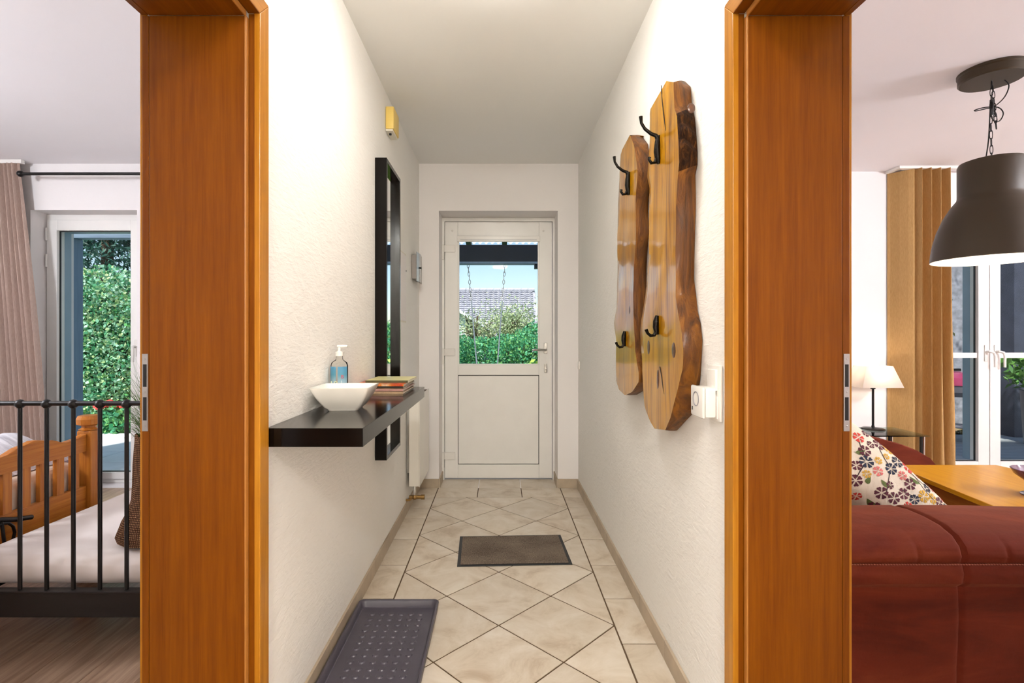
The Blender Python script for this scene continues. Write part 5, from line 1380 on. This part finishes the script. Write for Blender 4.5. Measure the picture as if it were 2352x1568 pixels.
def wtree(lab, x, y, r, h, n, lean=0.0):
    t = thing('woodland_tree', lab, 'tree', (x, y, ground_z(y)), 'trees behind the deck')
    gz = ground_z(y)-0.05
    MB().tube([(x, y, gz), (x+lean*.3, y, gz+h*.3), (x+lean*.6, y, gz+h*.6), (x+lean, y, gz+h)], [r*1.15, r, r*.8, r*.3], 14).build('trunk', 'trunk', t, True)
    tips = []
    for k in range(22):
        a = random.uniform(0, 2*PI); zz = gz+h*random.uniform(0.12, 0.9); L = random.uniform(0.7, 1.9)
        s0 = Vector((x+lean*(zz-gz)/h, y, zz)); e = s0+Vector((math.cos(a)*L, math.sin(a)*L, random.uniform(-0.45, 0.35))); m_ = (s0+e)/2+Vector((0, 0, 0.12))
        MB().tube([s0, m_, e], [0.035, 0.02, 0.006], 6).build('branch', 'trunk', t, True); tips += [m_, e, e]
    T_ = np.array([tuple(p) for p in tips])
    leaves(n, lambda n: T_[rng.integers(0, len(T_), n)]+rng.normal(size=(n, 3))*0.25, 0.10, 'leaf_dark', 'foliage', t, 0.3, 0.3)
wtree('thick grey-barked tree standing just behind the red grill', 6.15, 7.05, 0.22, 6.0, 1500)
wtree('grey tree with thin dark boughs beyond the dark post', 8.3, 8.6, 0.16, 6.5, 2600)
wtree('slender grey tree deeper in the wood behind the deck', 9.9, 10.6, 0.18, 7.0, 3200, 0.3)
wtree('slender grey tree at the wood edge nearer the front garden', 5.0, 9.8, 0.16, 6.5, 2600)
wtree('slender grey tree at the outer edge of the wood', 11.8, 10.2, 0.2, 7.0, 3200)
for x, y, lb in ((8.2, 10.5, 'dark green undergrowth bush between the woodland trees'), (9.9, 9.3, 'dark green undergrowth bush behind the zinc planter'), (6.4, 10.5, 'dark green undergrowth bush behind the thick tree'), (12, 12.5, 'dark green undergrowth bush at the back of the wood')):
    shrub('undergrowth_bush', lb, 'bush', (x, y, ground_z(y)+0.6), (1.0, 0.6, 0.75), 2600, 'leaf_dark', 0.11, 'bushes in the wood')
gl = thing('kettle_grill', 'magenta red barbecue grill with thin metal legs on the deck', 'grill', (5.42, 6.1, -0.075))
gx, gy = 5.42, 6.1
MB().lathe([(0.30, 0.60), (0.30, 0.62), (0.27, 0.69), (0.18, 0.735), (0.06, 0.75), (0, 0.752)], (gx, gy, 0), 36).build('lid', 'grill', gl, True)
MB().lathe([(0.295, 0.598), (0.27, 0.52), (0.18, 0.46), (0, 0.45)], (gx, gy, 0), 36).build('bowl', 'planter_grey', gl, True)
MB().box(gx-0.06, gx+0.06, gy-0.012, gy+0.012, 0.755, 0.785, 0.006).build('lid_handle', 'black_iron', gl)
for a in (0.3, 2.4, 4.5):
    MB().tube([(gx+0.15*math.cos(a), gy+0.15*math.sin(a), 0.48), (gx+0.30*math.cos(a), gy+0.30*math.sin(a), -0.075)], 0.011, 8).build('leg', 'steel', gl, True)
MB().lathe([(0, 0.1), (0.2, 0.1), (0.2, 0.11), (0, 0.11)], (gx, gy, 0), 24).build('ash_tray', 'planter_grey', gl, True)
zp = thing('zinc_planter', 'tall grey zinc planter with a leafy plant on the deck', 'planter', (6.17, 5.85, -0.075))
MB().lathe([(0, -0.074), (0.14, -0.074), (0.17, 0.53), (0.175, 0.545), (0.165, 0.55), (0.155, 0.50), (0, 0.49)], (6.17, 5.85, 0), 32).build('pot', 'planter_grey', zp, True)
leaves(420, ellipsoid((6.17, 5.85, 0.78), (0.34, 0.30, 0.27), 0.2), 0.14, leafmat('planter_leaves', ['4C8038', '7AA850', '38683A']), 'foliage', zp, 0.35)
tag(MB().box(6.32, 6.50, 6.30, 6.48, -0.11, 2.75, 0.004).build('timber_post', plain('dark_stained_post', '3A3E4C', 0.6, var=0.2)), 'dark stained timber post at the edge of the deck', 'post')
